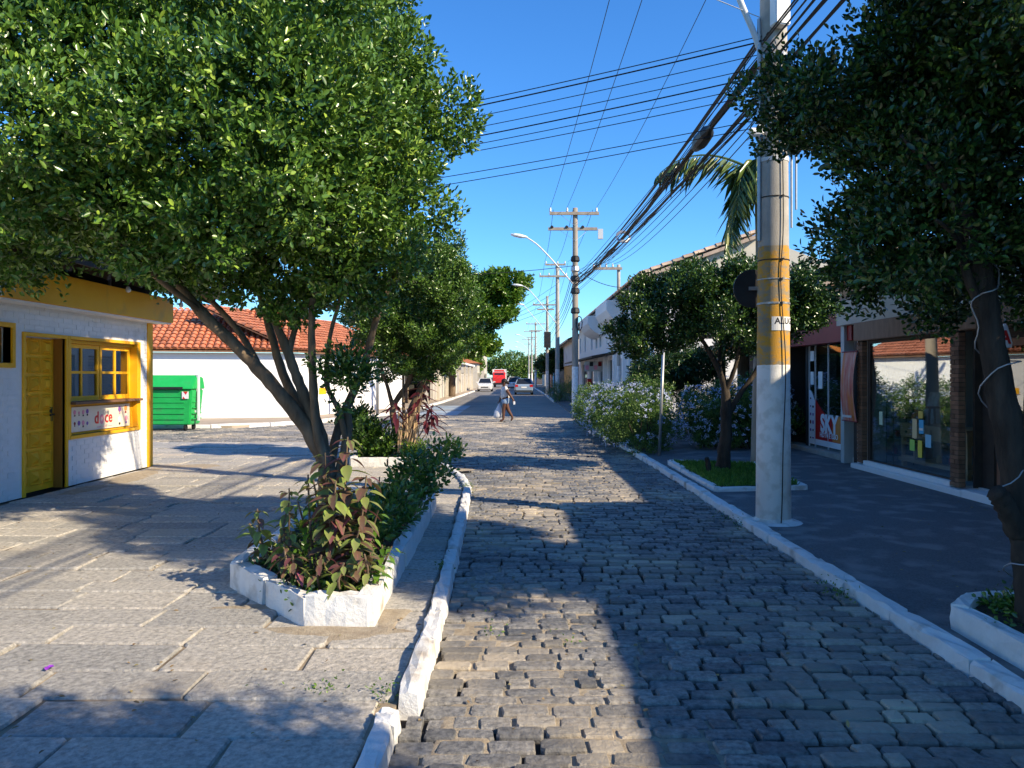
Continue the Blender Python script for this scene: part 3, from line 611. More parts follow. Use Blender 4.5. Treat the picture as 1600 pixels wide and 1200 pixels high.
# ================================================================== BUILDINGS
def wall_x(mb, x0, x1, ya, yb, za, zb, openings):
    """wall slab between x0..x1 running along y with (y0,y1,z0,z1) holes"""
    ys = sorted({ya, yb, *[o[0] for o in openings], *[o[1] for o in openings]}); ys = [y for y in ys if ya <= y <= yb]
    for a, b in zip(ys, ys[1:]):
        hs = sorted((o[2], o[3]) for o in openings if o[0] <= a and o[1] >= b); z = za
        for h0, h1 in hs:
            if h0 > z: mb.box(x0, x1, a, b, z, h0)
            z = max(z, h1)
        if z < zb: mb.box(x0, x1, a, b, z, zb)
    return mb
def tiles(name, m, parent, e0, e1, run, rise, w=0.21, tl=0.36, seed=1):
    """barrel tile roof slope: eave line e0-e1 (3D), run horizontally inward (2D unit normal * length), rise"""
    e0 = Vector(e0); e1 = Vector(e1); run = Vector((run[0], run[1], rise)); n = max(1, int((e1 - e0).length / w)); k = max(1, int(run.length / tl))
    a = (e1 - e0) / n; along = run.normalized(); nrm = a.normalized().cross(along); nrm = nrm if nrm.z > 0 else -nrm
    V, F, Tn = [], [], []; rng = random.Random(seed)
    for i in range(n):
        for j in range(k):
            b = len(V); c0 = e0 + a * (i + 0.5) + run * (j / k) + nrm * rng.uniform(0, 0.012); c1 = c0 + run * (1.12 / k)
            tn = rng.random() * 0.98 + 0.01
            for c, r, lift in ((c0, 0.56, 0.035), (c1, 0.44, 0.0)):
                for q in range(5):
                    th = math.pi * q / 4; V.append(tuple(c + a * (-math.cos(th) * r) + nrm * (math.sin(th) * w * 0.42 + lift))); Tn.append(tn)
            F += [(b + q, b + q + 1, b + 6 + q, b + 5 + q) for q in range(4)] + [(b, b + 1, b + 3, b + 4)]
    me = np_mesh(name, np.array(V), np.array(F), np.array(Tn)); o = ORG.get(parent, Vector())
    if o.length: me.transform(Matrix.Translation(-o))
    return link(name, me, m, parent, kind='stuff')

# ------------------------------------------------------------------ sweet shop (white brick, yellow trim)
HX = -6.5
bk = T('sweet_shop', 'white painted brick kiosk with yellow door, yellow window and sweets banner', 'shop', (HX, 11, SZ))
DOOR = (10.42, 11.36, SZ, 2.2); WIN = (11.46, 13.56, 0.79, 2.2); SMALL = (9.1, 10.14, 1.83, 2.29)
w = MB(); wall_x(w, HX - 0.2, HX, 4.0, 14.06, SZ, 2.62, [DOOR, WIN, SMALL])
w.box(HX - 6, HX - 0.2, 13.86, 14.06, SZ, 2.62); w.box(HX - 6, HX - 0.2, 4.0, 4.2, SZ, 2.62); w.box(HX - 6, HX - 5.8, 4.2, 13.86, SZ, 2.62)
w.build('wall', 'white_brick', bk)
b = MB(); rr = random.Random(2); z = SZ + 0.004; r_ = 0
OPN = [(o[0] - 0.06, o[1] + 0.06, o[2] - 0.06, o[3] + 0.08) for o in (DOOR, WIN, SMALL)]
while z < 2.58:
    y = 7.6 + (0.115 if r_ % 2 else 0)
    while y < 13.86:
        l = 0.225; y1 = min(y + l, 13.88)
        if not any(y1 > o[0] and y < o[1] and z + 0.07 > o[2] and z < o[3] for o in OPN):
            p = 0.004 + rr.uniform(0, 0.005); b.box(HX + 0.0005, HX + p, y + 0.003, y1 - 0.004, z + rr.uniform(0, .002), z + 0.066)
        y += l
    z += 0.0715; r_ += 1
b.build('bricks', 'white_brick', bk, kind='stuff', fix=False)
w = MB(); w.box(HX - 0.02, HX + 0.022, 13.88, 14.075, SZ, 2.6); w.build('corner_trim', 'yellow', bk)
w = MB(); w.box(HX, -6.2, 9.55, 14.28, 2.625, 3.05); w.build('fascia', 'yellow', bk, bevel=0.006)
w = MB(); w.box(HX, -6.22, 5.5, 9.545, 2.64, 3.05); w.box(HX + 0.01, -6.23, 9.56, 14.26, 2.60, 2.622); w.build('soffit', 'white', bk)
# frames
def yframe(y0, y1, z0, z1, t, xa, xb, bottom=True):
    f = MB(); f.box(xa, xb, y0 - t, y0, z0 - (t if bottom else 0), z1 + t); f.box(xa, xb, y1, y1 + t, z0 - (t if bottom else 0), z1 + t); f.box(xa, xb, y0, y1, z1, z1 + t)
    if bottom: f.box(xa, xb, y0, y1, z0 - t, z0)
    return f
yframe(*DOOR, 0.05, HX - 0.03, HX + 0.025, False).build('door_frame', 'yellow', bk)
w = MB(); w.box(HX - 0.2, HX - 0.03, 11.36, 11.40, SZ, 2.2); w.box(HX - 0.2, HX - 0.03, 11.335, 11.36, SZ, 2.2); w.build('door_jamb', 'orange_wood', bk)
dr = MB(); dr.box(HX - 0.2, HX - 0.15, 10.43, 11.333, SZ + 0.01, 2.19); dr = dr.build('door', 'yellow', bk)
for i in range(3):
    for j in range(8):
        y0 = 10.49 + i * 0.27; z0 = SZ + 0.09 + j * 0.258; p = MB()
        q = [(y0, z0), (y0 + 0.24, z0), (y0 + 0.24, z0 + 0.225), (y0, z0 + 0.225)]; c = (y0 + 0.12, z0 + 0.112); X = HX - 0.15
        def ring(k, x): return [(x, c[0] + (a - c[0]) * k, c[1] + (d - c[1]) * k) for a, d in q]
        if i == 1: vs = ring(1, X) + ring(0.86, X + 0.02) + ring(0.72, X - 0.004) + [(X + 0.07, *c)]
        else: vs = ring(1, X) + ring(0.86, X + 0.02) + ring(0.70, X - 0.004) + ring(0.45, X + 0.035)
        fs = [(r * 4 + e, r * 4 + (e + 1) % 4, r * 4 + 4 + (e + 1) % 4, r * 4 + 4 + e) for r in range(2) for e in range(4)]
        fs += [(8 + e, 8 + (e + 1) % 4, 12) for e in range(4)] if i == 1 else [(8 + e, 8 + (e + 1) % 4, 12 + (e + 1) % 4, 12 + e) for e in range(4)] + [(12, 13, 14, 15)]
        p.add(vs, fs); p.build('door_panel', 'yellow', dr)
h = MB(); h.box(HX - 0.15, HX - 0.135, 11.24, 11.29, 1.02, 1.22); h.tube([(HX - 0.13, 11.26, 1.12), (HX - 0.09, 11.26, 1.12), (HX - 0.09, 11.17, 1.11)], 0.009, 6); h.build('handle', 'black', dr)
wf = yframe(WIN[0], WIN[1], WIN[2], WIN[3], 0.05, HX - 0.06, HX + 0.028)
wf.box(HX - 0.2, HX + 0.02, 13.50, 13.557, 0.792, 2.198); wf.box(HX - 0.2, HX + 0.02, 11.463, 11.50, 0.792, 2.198); wf.box(HX - 0.2, HX - 0.06, 11.50, 13.50, 2.15, 2.2); wf.box(HX - 0.2, HX - 0.06, 11.50, 13.50, 0.79, 1.24)
wf = wf.build('window', 'yellow', bk, bevel=0.004)
s = MB(); s.box(HX - 0.16, HX + 0.10, 11.47, 13.55, 1.245, 1.285); s.build('counter', 'brown_wood', bk, bevel=0.006)
for y0, y1 in ((11.505, 12.49), (12.51, 13.495)):
    s = MB(); X0, X1 = HX - 0.15, HX - 0.10; ym = (y0 + y1) / 2
    for a, b_, c, d in ((y0, y0 + .06, 1.29, 2.145), (y1 - .06, y1, 1.29, 2.145), (y0 + .06, y1 - .06, 1.29, 1.36), (y0 + .06, y1 - .06, 2.085, 2.145)): s.box(X0, X1, a, b_, c, d)
    s.box(X0 + .008, X1 - .006, ym - .02, ym + .02, 1.36, 2.085); s.box(X0 + .008, X1 - .006, y0 + .06, ym - .02, 1.70, 1.74); s.box(X0 + .008, X1 - .006, ym + .02, y1 - .06, 1.70, 1.74)
    s = s.build('sash', 'yellow', bk)
    for a, b_ in ((y0 + .06, ym - .02), (ym + .02, y1 - .06)):
        for c, d in ((1.36, 1.70), (1.74, 2.085)):
            p = MB(); p.box(X0 + .02, X0 + .026, a, b_, c, d); p.build('pane', 'glass_dark', s)
# small window at the edge
yframe(*SMALL, 0.06, HX - 0.10, HX + 0.03).build('small_window', 'yellow', bk)
s = MB(); s.box(HX - 0.17, HX - 0.11, 9.11, 10.13, 1.84, 2.28); s.build('small_window_lining', 'orange_wood', bk)
s = MB(); s.box(HX - 0.108, HX - 0.10, 9.2, 10.04, 1.92, 2.2); s.build('small_window_pane', 'black', bk)
# interior: back wall, a shelf of goods glimpsed through the panes
s = MB(); s.box(HX - 2.6, HX - 2.5, 11, 13.8, SZ, 2.6); s.build('interior_wall', 'dark_wall', bk)
s = MB(); s.box(HX - 1.2, HX - 0.7, 11.5, 13.2, SZ, 1.22); s.build('interior_counter', 'dark_wood', bk)
# banner under the counter
M['banner'] = mat('banner_print', (0.78, 0.66, 0.50), (0.80, 0.70, 0.56), scale=3, rough=0.5)
M['pink'] = mat('pink_print', (0.75, 0.28, 0.36), rough=0.5); M['purple'] = mat('purple_print', (0.22, 0.09, 0.35), rough=0.5)
s = MB(); s.box(HX - 0.06, HX - 0.035, 11.49, 13.34, 0.83, 1.20); bn = s.build('banner', 'banner', bk)
XB = HX - 0.033
text_mesh('d', 0.26, 'red', bn, (XB, 12.29, 1.005), (math.pi / 2, 0, math.pi / 2), bold=0.006); text_mesh('ce', 0.26, 'red', bn, (XB, 12.65, 1.005), (math.pi / 2, 0, math.pi / 2), bold=0.004)
d = MB(); 
for k in range(14):
    a0, a1 = 2 * math.pi * k / 14, 2 * math.pi * (k + 1) / 14
    P_ = lambda a, r: (XB, 12.44 + r * math.cos(a), 0.985 + r * 1.15 * math.sin(a))
    d.quad(P_(a0, 0.028), P_(a0, 0.068), P_(a1, 0.068), P_(a1, 0.028))
d.build('ring_letter', 'pink', bn, fix=False)
for k in range(3):
    s = MB(); s.box(XB - .001, XB + .0015, 12.30 + k * 0.17, 12.42 + k * 0.17, 0.862, 0.872); s.build('small_print', 'pink', bn)
rr = random.Random(9)
def sweet(y, z, r, m1, m2):
    s = MB(); s.lathe((XB, y, z), [(0.0005, 0.0), (r, 0.0), (r * 0.9, 0.003), (0.0005, 0.003)], 8, 'x'); o = s.build('printed_sweet', m1, bn)
    s = MB(); s.box(XB, XB + 0.002, y - r * 0.5, y + r * 0.5, z - r * 1.7, z - r * 1.02); s.build('printed_wrapper', m2, o)
for k in range(5):
    for j in range(2): sweet(11.56 + k * 0.115, 0.95 + j * 0.17 + rr.uniform(-.01, .01), rr.uniform(0.025, 0.04), rr.choice(['pink', 'purple', 'dark_red']), rr.choice(['paper', 'black', 'brown_wood']))
for k, (yy, zz) in enumerate(((13.00, 1.12), (13.00, 0.95), (13.20, 1.13), (13.22, 0.96))): sweet(yy, zz, 0.05, ('purple', 'paper', 'orange', 'pink')[k], ('pink', 'black', 'dark_red', 'purple')[k])
# roof: dark boards on rafters, tiles above
r = MB(); 
prof = [(-5.45, 3.10), (-5.45, 3.20), (-9.5, 4.55), (-9.5, 4.45)]
r.ext(prof, lambda u, v: (u, 4.0, v), lambda u, v: (u, 14.75, v)); rf = r.build('roof', 'dark_roof', bk)
for k in range(9):
    yy = 7.0 + k * 0.93
    q = MB(); q.bar((-5.52, yy, 3.03), (-7.5, yy, 3.69), 0.09, 0.13); q.build('rafter', 'dark_wood', rf)
q = MB(); q.box(-5.46, -5.42, 4.0, 14.76, 3.06, 3.22); q.build('barge_board', 'dark_wood', rf)
tiles('roof_tiles', 'dark_roof', bk, (-5.42, 4.0, 3.22), (-5.42, 14.76, 3.22), (-4.05, 0), 1.35, w=0.22, seed=3)
q = MB(); q.box(HX - 0.2, HX, 4.0, 14.06, 2.62, 3.45); q.build('gable_wall', 'dark_wood', bk)
for px_, (bx, by, bz) in enumerate(((-5.85, 11.9, 2.98), (-5.75, 13.55, 2.90))):
    t_ = T('light_bulb', ['bare glass bulb hanging under the kiosk eave above the door', 'bare glass bulb hanging at the far end of the kiosk eave'][px_], 'bulb', (bx, by, bz), 'bulbs under the eave')
    s = MB(); s.lathe((bx, by, bz), [(0.003, -0.055), (0.03, -0.045), (0.04, -0.015), (0.03, 0.02), (0.016, 0.04)], 10); s.build('globe', 'lamp_glass', t_, smooth=True)
    s = MB(); s.lathe((bx, by, bz), [(0.018, 0.038), (0.02, 0.09), (0.008, 0.10)], 8); s.tube([(bx, by, bz + 0.1), (bx - 0.02, by, bz + 0.24)], 0.005, 5); s.build('socket', 'black', t_)

# ------------------------------------------------------------------ long white building with red tiles across the side street
A_, B_, C_ = (-24, 26.9), (-8.6, 30.6), (-5.75, 41.0)
wb = T('white_building', 'long blank white building under a red clay tile roof behind the green bin', 'building', (-9, 32, 0.07))
w = MB(); w.prism([A_, B_, C_, (-9.5, 43), (-24, 36)], 0.06, 2.56); w.build('wall', 'white_wall', wb)
def eave_normal(p, q): d = Vector((q[0] - p[0], q[1] - p[1], 0)).normalized(); return Vector((-d.y, d.x, 0))
for k, (p, q) in enumerate(((A_, B_), (B_, C_))):
    nn = eave_normal(p, q); e0 = Vector((p[0], p[1], 2.62)) - nn * 0.3; e1 = Vector((q[0], q[1], 2.62)) - nn * 0.3
    dd = (e1 - e0).normalized(); 
    if k == 0: e1 = e1 + dd * 0.2
    else: e0 = e0 - dd * 0.2
    u = MB(); back = nn * 4.4 + Vector((0, 0, 1.85)); dz = Vector((0, 0, -0.05)); u.add([e0, e1, e1 + back, e0 + back, e0 + dz, e1 + dz, e1 + back + dz, e0 + back + dz], [(0, 1, 2, 3), (4, 7, 6, 5), (0, 4, 5, 1), (1, 5, 6, 2), (2, 6, 7, 3), (3, 7, 4, 0)])
    u.build('roof_deck', 'brown_wood', wb)
    tiles('roof_tiles', 'terracotta', wb, e0 + Vector((0, 0, 0.02)), e1 + Vector((0, 0, 0.02)), (nn.x * 4.4, nn.y * 4.4), 1.85, w=0.24, seed=11 + k)
pq = MB(); dd = Vector((C_[0] - B_[0], C_[1] - B_[1], 0)).normalized(); c = Vector((B_[0], B_[1], 1.05)) + dd * 2.2; nn = -eave_normal(B_, C_)
pq.bar(c - dd * 0.28 + nn * 0.012, c + dd * 0.28 + nn * 0.012, 0.02, 0.26); pq.build('plaque', 'yellow', wb)

# ------------------------------------------------------------------ far houses on the same side
fh = T('veranda_house', 'low tiled veranda house shaded by trees beyond the white building', 'house', (-6, 60, 0.07))
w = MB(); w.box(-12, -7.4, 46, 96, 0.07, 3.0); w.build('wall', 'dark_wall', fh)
w = MB(); w.add([(-5.0, 45, 3.0), (-5.0, 97, 3.0), (-9.5, 97, 4.6), (-9.5, 45, 4.6), (-5.0, 45, 2.86), (-5.0, 97, 2.86), (-9.5, 97, 4.46), (-9.5, 45, 4.46)], [(0, 1, 2, 3), (4, 7, 6, 5), (0, 4, 5, 1), (1, 5, 6, 2), (2, 6, 7, 3), (3, 7, 4, 0)]); w.build('roof', 'terracotta', fh)
w = MB(); w.box(-5.06, -4.95, 44.9, 97.1, 2.82, 3.02); w.build('gutter', 'white', fh)
for k in range(8):
    w = MB(); w.box(-5.3, -5.1, 46 + k * 7, 46.2 + k * 7, 0.07, 2.86); w.build('post', 'cream', fh)
gw = T('garden_wall', 'weathered white garden wall with gate posts on the far pavement', 'wall', (-5.4, 75, 0.07))
for y0, y1, z1 in ((52, 63, 2.0), (64.6, 76, 2.05), (77.2, 99, 1.95)):
    w = MB(); w.box(-5.62, -5.42, y0, y1, 0.07, z1); w.build('wall_panel', 'dirty_white', gw)
for y0 in (63.0, 64.2, 76.0, 76.8):
    w = MB(); w.box(-5.68, -5.36, y0 + .02, y0 + 0.38, 0.07, 2.25); w.build('gate_post', 'cream', gw)
w = MB(); w.box(-5.55, -5.5, 63.4, 64.2, 0.1, 1.9); w.build('gate', 'dark_wood', gw)
for k, (x, y, wd, dp, h, rm, lab) in enumerate(((-10, 104, 5, 10, 3.4, 'terracotta', 'small pale house with red tiles far down the street beyond the garden wall'), (-9.4, 122, 4.6, 12, 5.2, 'old_tile', 'two-storey cream house at the far end beyond the red truck'))):
    hs_ = T('house', lab, 'house', (x, y, 0.07))
    w = MB(); w.box(x - wd / 2 - 1, x + wd, y, y + dp, 0.07, h); w.build('wall', 'cream', hs_)
    w = MB(); w.ext([(x - wd / 2 - 1.4, h), (x + wd + 0.4, h), (x + wd / 4, h + 1.3)], lambda u, v: (u, y - 0.4, v), lambda u, v: (u, y + dp + .4, v)); w.build('roof', rm, hs_)
    for j in range(3):
        w = MB(); w.box(x + wd, x + wd + 0.03, y + 1 + j * 3.2, y + 2.2 + j * 3.2, 1.0, 2.1); w.build('window', 'car_glass', hs_)
    for j in range(2):
        w = MB(); w.box(x + 0.3 + j * 2.2, x + 1.3 + j * 2.2, y - 0.03, y, 1.0, 2.1); w.build('window', 'car_glass', hs_)

# ------------------------------------------------------------------ craft shop in the shade (glass front, step, wood door)
cs = T('craft_shop', 'shaded craft shop with a wide glass front, brick pillars and wooden door', 'shop', (6.1, 12, PZ))
w = MB()
w.box(6.12, 6.42, 13.62, 13.72, 0.2, 2.28); w.box(6.05, 6.5, 10.2, 10.24, 2.28, 2.3)
w.box(6.1, 9.4, 14.6, 14.75, PZ, 3.05); w.box(9.3, 9.4, 8.0, 14.6, PZ, 3.05); w.box(6.5, 9.3, 8.0, 8.12, PZ, 3.05)
w.build('inner_wall', 'grey_wall', cs)
w = MB(); w.box(6.02, 6.3, 7.3, 14.75, 2.60, 3.05); w.build('upper_wall', 'cream', cs)
w = MB(); w.box(6.3, 9.3, 8.12, 14.6, 2.9, 3.0); w.build('ceiling', 'grey_wall', cs)
w = MB(); w.box(5.99, 6.28, 7.3, 13.95, 2.28, 2.60); w.build('beam', 'brown_wood', cs, bevel=0.01)
w = MB(); w.box(6.25, 9.3, 8.12, 14.6, PZ, 0.16); w.build('shop_floor', 'grey_wall', cs)
M['brick'] = mat('red_brown_brick', (0.17, 0.085, 0.05), (0.27, 0.15, 0.09), scale=8, rough=0.9, bump=0.5, bscale=40, coords='World', tintramp=[(0, (0.7, 0.7, 0.7)), (0.5, (1, 1, 1)), (1, (1.3, 1.25, 1.2))])
def brick_pillar(y0, y1, x0, x1, z0, z1, seed):
    w = MB(); w.box(x0 + 0.012, x1, y0 + 0.012, y1 - 0.012, z0, z1); p = w.build('brick_pillar', 'sand', cs); rr = random.Random(seed); z = z0; me = None
    k = 0
    bmn = MB(); bmn.box(-.5, .5, -.5, .5, -.5, .5); 
    if 'brickm' not in M:
        o = bmn.build('brick', 'brick'); M['brickm'] = o.data; bpy.data.objects.remove(o)
    while z < z1 - 0.03:
        h = 0.062
        for (a, b_) in (((y0, (y0 + y1) / 2), ((y0 + y1) / 2, y1)) if k % 2 else ((y0, y1),)):
            place('brick', M['brickm'], None, p, ((x0 + x1) / 2 - 0.004 + rr.uniform(-.004, .004), (a + b_) / 2, z + h / 2), (0, 0, rr.gauss(0, .01)), (x1 - x0 - 0.006, b_ - a - 0.010, h - 0.008))
        z += h; k += 1
brick_pillar(10.70, 10.92, 6.03, 6.13, 0.15, 2.28, 1)
brick_pillar(13.68, 13.90, 6.03, 6.13, 0.15, 2.28, 2)
w = MB(); w.box(6.11, 6.9, 13.94, 14.06, PZ, 2.6); w.build('pillar_post', 'white', cs)
# steps: lower and upper marble
w = MB(); w.box(5.94, 6.6, 10.50, 13.95, PZ - 0.02, 0.13); w.build('lower_step', 'white', cs, bevel=0.008)
w = MB(); w.box(5.94, 6.6, 7.3, 10.49, PZ - 0.02, 0.15); w.build('lower_step', 'white', cs, bevel=0.008)
w = MB(); w.box(6.03, 6.22, 10.93, 13.65, 0.132, 0.205); w.build('upper_step', 'white', cs, bevel=0.006)
# glass front
w = MB(); w.box(6.11, 6.15, 10.93, 10.97, 0.205, 2.28); w.box(6.11, 6.15, 13.56, 13.65, 0.205, 2.28); w.box(6.11, 6.15, 10.97, 13.56, 2.22, 2.28); w.box(6.11, 6.15, 10.97, 13.56, 0.205, 0.23); sw = w.build('shop_window', 'dark_wood', cs)
w = MB(); w.box(6.125, 6.133, 10.97, 13.56, 0.23, 2.22); w.build('pane', 'glass', sw)
# doorway and door
w = MB(); w.box(6.2, 6.4, 10.62, 10.66, 0.15, 2.28); w.box(6.3, 6.4, 10.36, 10.62, 0.15, 2.28); w.box(6.3, 6.4, 9.2, 10.36, 2.16, 2.28); w.build('door_recess', 'dark_wood', cs)
dr = MB(); dr.box(6.33, 6.37, 9.30, 10.35, 0.16, 0.30); dr.box(6.33, 6.37, 9.30, 9.42, 0.30, 2.15); dr.box(6.33, 6.37, 10.21, 10.35, 0.30, 2.15); dr.box(6.33, 6.37, 9.42, 10.21, 1.02, 1.12); dr.box(6.33, 6.37, 9.42, 10.21, 2.05, 2.15)
dr = dr.build('door', 'red_wood', cs)
for z0, z1 in ((0.30, 0.64), (0.66, 1.02)):
    w = MB(); w.box(6.345, 6.36, 9.42, 10.21, z0, z1); w.box(6.335, 6.345, 9.5, 10.13, z0 + 0.06, z1 - 0.06); w.build('door_panel', 'red_wood', dr)
w = MB(); w.box(6.345, 6.352, 9.42, 10.21, 1.12, 2.05); w.build('door_pane', 'glass_dark', dr)
w = MB(); w.box(6.28, 6.42, 7.3, 9.28, 0.15, 2.28); w.build('side_wall', 'brown_wood', cs)
# taller wing towards the viewer and flat roof behind the parapet
w = MB(); w.box(6.0, 11, -9, 7.29, PZ, 3.9); w.build('tall_wing', 'cream', cs)
w = MB(); w.box(6.05, 11, 7.3, 14.75, 3.05, 3.12); w.build('flat_roof', 'old_tile', cs)
# hanging sign A
sg = T('hanging_sign', 'small white triangular sign with a red letter A by the shop door', 'sign', (6.0, 9.62, 2.1))
w = MB(); w.ext([(-0.075, -0.16), (0.075, -0.16), (0.085, -0.10), (0.02, 0.13), (-0.02, 0.13), (-0.085, -0.10)], lambda u, v: (5.98 + u, 9.60, 2.17 + v), lambda u, v: (5.98 + u, 9.615, 2.17 + v)); w.build('board', 'paper', sg)
text_mesh('A', 0.22, 'red', sg, (5.98, 9.597, 2.13), (math.pi / 2, 0, 0), sx=0.8, bold=0.008)
w = MB(); w.tube([(5.98, 9.607, 2.30), (5.98, 9.607, 2.42)], 0.004, 4); w.build('hanger', 'metal', sg)

# notices taped to the glass, inside
NOTES = [(12.13, 0.60, 0.15, 0.17, 'note_green', 'green'), (11.90, 0.56, 0.12, 0.26, 'note_yellow', 'tall yellow'), (12.06, 0.86, 0.13, 0.30, 'note_peach', 'tall peach'), (11.88, 1.08, 0.13, 0.11, 'note_amber', 'amber'), (11.86, 0.90, 0.13, 0.21, 'note_blue', 'blue and white'), (11.66, 0.70, 0.16, 0.19, 'note_cyan', 'pale blue'), (13.17, 0.96, 0.12, 0.22, 'note_mint', 'mint green')]
for nm, c in (('note_green', (0.36, 0.62, 0.12)), ('note_yellow', (0.75, 0.62, 0.08)), ('note_peach', (0.72, 0.55, 0.30)), ('note_amber', (0.72, 0.50, 0.10)), ('note_blue', (0.10, 0.45, 0.70)), ('note_cyan', (0.28, 0.55, 0.70)), ('note_mint', (0.55, 0.68, 0.50))): M[nm] = mat(nm, c, rough=0.7)
for y, z, w_, h_, mm, lab in NOTES:
    s = MB(); s.box(6.116, 6.119, y - w_ / 2, y + w_ / 2, z - h_ / 2, z + h_ / 2); o = s.build('paper_notice', mm, None)
    tag(o, lab + ' paper notice taped to the glass of the craft shop', 'notice', 'notices on the shop glass')
    if lab.startswith('blue'):
        s = MB(); s.box(6.113, 6.1155, y - w_ / 2 + .01, y + w_ / 2 - .01, z - 0.055, z - 0.02); s.build('white_strip', 'paper', o)
# goods inside
tb = T('console_table', 'wooden console table with two drawers inside the craft shop window', 'table', (6.7, 12.4, 0.16))
w = MB(); w.box(6.42, 6.92, 11.2, 13.25, 0.84, 0.89); w.build('table_top', 'pale_wood', tb, bevel=0.006)
w = MB(); w.box(6.46, 6.88, 11.25, 13.2, 0.66, 0.84); w.build('apron', 'pale_wood', tb)
for y0 in (12.22, 12.72):
    w = MB(); w.box(6.435, 6.46, y0, y0 + 0.44, 0.68, 0.82); dw = w.build('drawer', 'pale_wood', tb)
    w = MB(); w.lathe((6.435, y0 + 0.22, 0.75), [(0.004, -0.025), (0.02, -0.02), (0.02, -0.008), (0.01, 0)], 8, 'x'); w.build('knob', 'black', dw)
for x in (6.47, 6.82):
    for y0 in (11.26, 13.12):
        w = MB(); w.box(x, x + 0.06, y0, y0 + 0.07, 0.16, 0.66); w.build('leg', 'pale_wood', tb)
w = MB(); w.box(6.44, 6.90, 11.2, 13.25, 0.26, 0.32); w.build('lower_shelf', 'pale_wood', tb)
cr = T('wooden_crate', 'framed wooden crate on the lower shelf of the console table', 'crate', (6.6, 12.95, 0.32))
w = MB()
for a, b_, c, d in ((12.72, 12.76, .32, .58), (13.11, 13.15, .32, .58), (12.76, 13.11, .32, .36), (12.76, 13.11, .54, .58)): w.box(6.45, 6.50, a, b_, c, d)
w.build('frame', 'pale_wood', cr); w = MB(); w.box(6.50, 6.75, 12.73, 13.14, 0.325, 0.575); w.build('contents', 'dark_wood', cr)
jr = MB(); jr.lathe((6.62, 12.95, 0.89), [(0.05, 0), (0.085, 0.03), (0.095, 0.1), (0.08, 0.16), (0.045, 0.19), (0.05, 0.21)], 14); tag(jr.build('clay_jar', 'terracotta', smooth=True), 'round red clay jar on the console table in the shop', 'jar')
st = T('small_stool', 'small wooden stool standing on the console table in the shop', 'stool', (6.65, 12.55, 0.89))
w = MB(); w.box(6.52, 6.78, 12.42, 12.70, 1.15, 1.18); w.build('seat', 'red_wood', st)
for x, y0 in ((6.55, 12.44), (6.75, 12.44), (6.55, 12.68), (6.75, 12.68)):
    w = MB(); w.bar((x + (x - 6.65) * .3, y0 + (y0 - 12.56) * .3, 0.89), (x, y0, 1.15), 0.025); w.build('leg', 'red_wood', st)
pc = MB(); pc.add([(6.72, 12.70, 0.89), (6.72, 13.02, 0.89), (6.86, 13.02, 1.40), (6.86, 12.70, 1.40), (6.74, 12.70, 0.885), (6.74, 13.02, 0.885), (6.88, 13.02, 1.395), (6.88, 12.70, 1.395)], [(0, 1, 2, 3), (4, 7, 6, 5), (0, 4, 5, 1), (1, 5, 6, 2), (2, 6, 7, 3), (3, 7, 4, 0)])
M['marbled'] = mat('marbled_picture', (0.25, 0.27, 0.26), (0.62, 0.64, 0.62), scale=14, rough=0.6); tag(pc.build('leaning_picture', 'marbled'), 'grey marbled picture leaning behind the red clay jar', 'picture')
rk = T('display_rack', 'tall black metal rack with shelves at the far end of the shop window', 'rack', (6.55, 13.4, 0.16))
for x in (6.38, 6.72):
    for y0 in (13.28, 13.53):
        w = MB(); w.tube([(x, y0, 0.16), (x, y0, 1.45)], 0.009, 6); w.build('upright', 'black', rk)
for z in (0.32, 0.62, 0.95, 1.25):
    w = MB(); w.box(6.37, 6.73, 13.27, 13.54, z, z + 0.018); w.build('shelf', 'black', rk)
for k, (y0, z, mm) in enumerate(((13.35, 0.638, 'dark_red'), (13.44, 0.638, 'brown_wood'), (13.38, 0.968, 'brown_wood'), (13.46, 0.338, 'dark_red'))):
    w = MB(); w.lathe((6.5, y0, z), [(0.03, 0), (0.05, 0.03), (0.045, 0.08), (0.02, 0.11)], 9); tag(w.build('craft_pot', mm, smooth=True), ['dark red pot on the middle shelf of the black rack', 'brown pot on the middle shelf of the black rack', 'brown pot high on the black rack', 'dark red pot low on the black rack'][k], 'pot')
for k in range(5):
    w = MB(); y0 = 11.5 + k * 0.17; w.lathe((6.56, y0, 0.32), [(0.03, 0), (0.045, 0.03), (0.04, 0.09), (0.02, 0.12)], 9); tag(w.build('shelf_bottle', ['black', 'porcelain', 'dark_red', 'black', 'pale_wood'][k], smooth=True), 'small bottle in the row on the lower table shelf', 'bottle', 'bottles on the lower table shelf')

# ------------------------------------------------------------------ television shop next door
ts = T('television_shop', 'small shop with glass doors and a red television poster under a dark red board', 'shop', (6.45, 16.5, PZ))
for bb in ((6.42, 6.6, 14.76, 15.05, PZ, 2.4), (6.42, 6.6, 17.28, 17.4, PZ, 2.4), (6.42, 9.4, 18.4, 18.55, PZ, 3.1), (9.3, 9.4, 14.76, 18.4, PZ, 3.1), (7.1, 7.15, 17.4, 18.4, PZ, 2.4)):
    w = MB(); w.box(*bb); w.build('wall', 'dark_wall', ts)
w = MB(); w.box(6.15, 6.42, 14.4, 18.9, 2.32, 2.86); w.build('fascia_board', 'dark_red', ts)
w = MB(); w.box(6.2, 9.4, 14.76, 18.6, 2.87, 3.02); w.build('roof_slab', 'old_tile', ts)
w = MB(); w.box(6.22, 6.62, 15.05, 18.3, PZ - .02, 0.14); w.build('step', 'concrete', ts, bevel=0.01)
w = MB(); w.box(6.13, 6.26, 14.12, 14.25, PZ, 2.3); w.build('post', 'dark_wood', ts)
gd = MB()
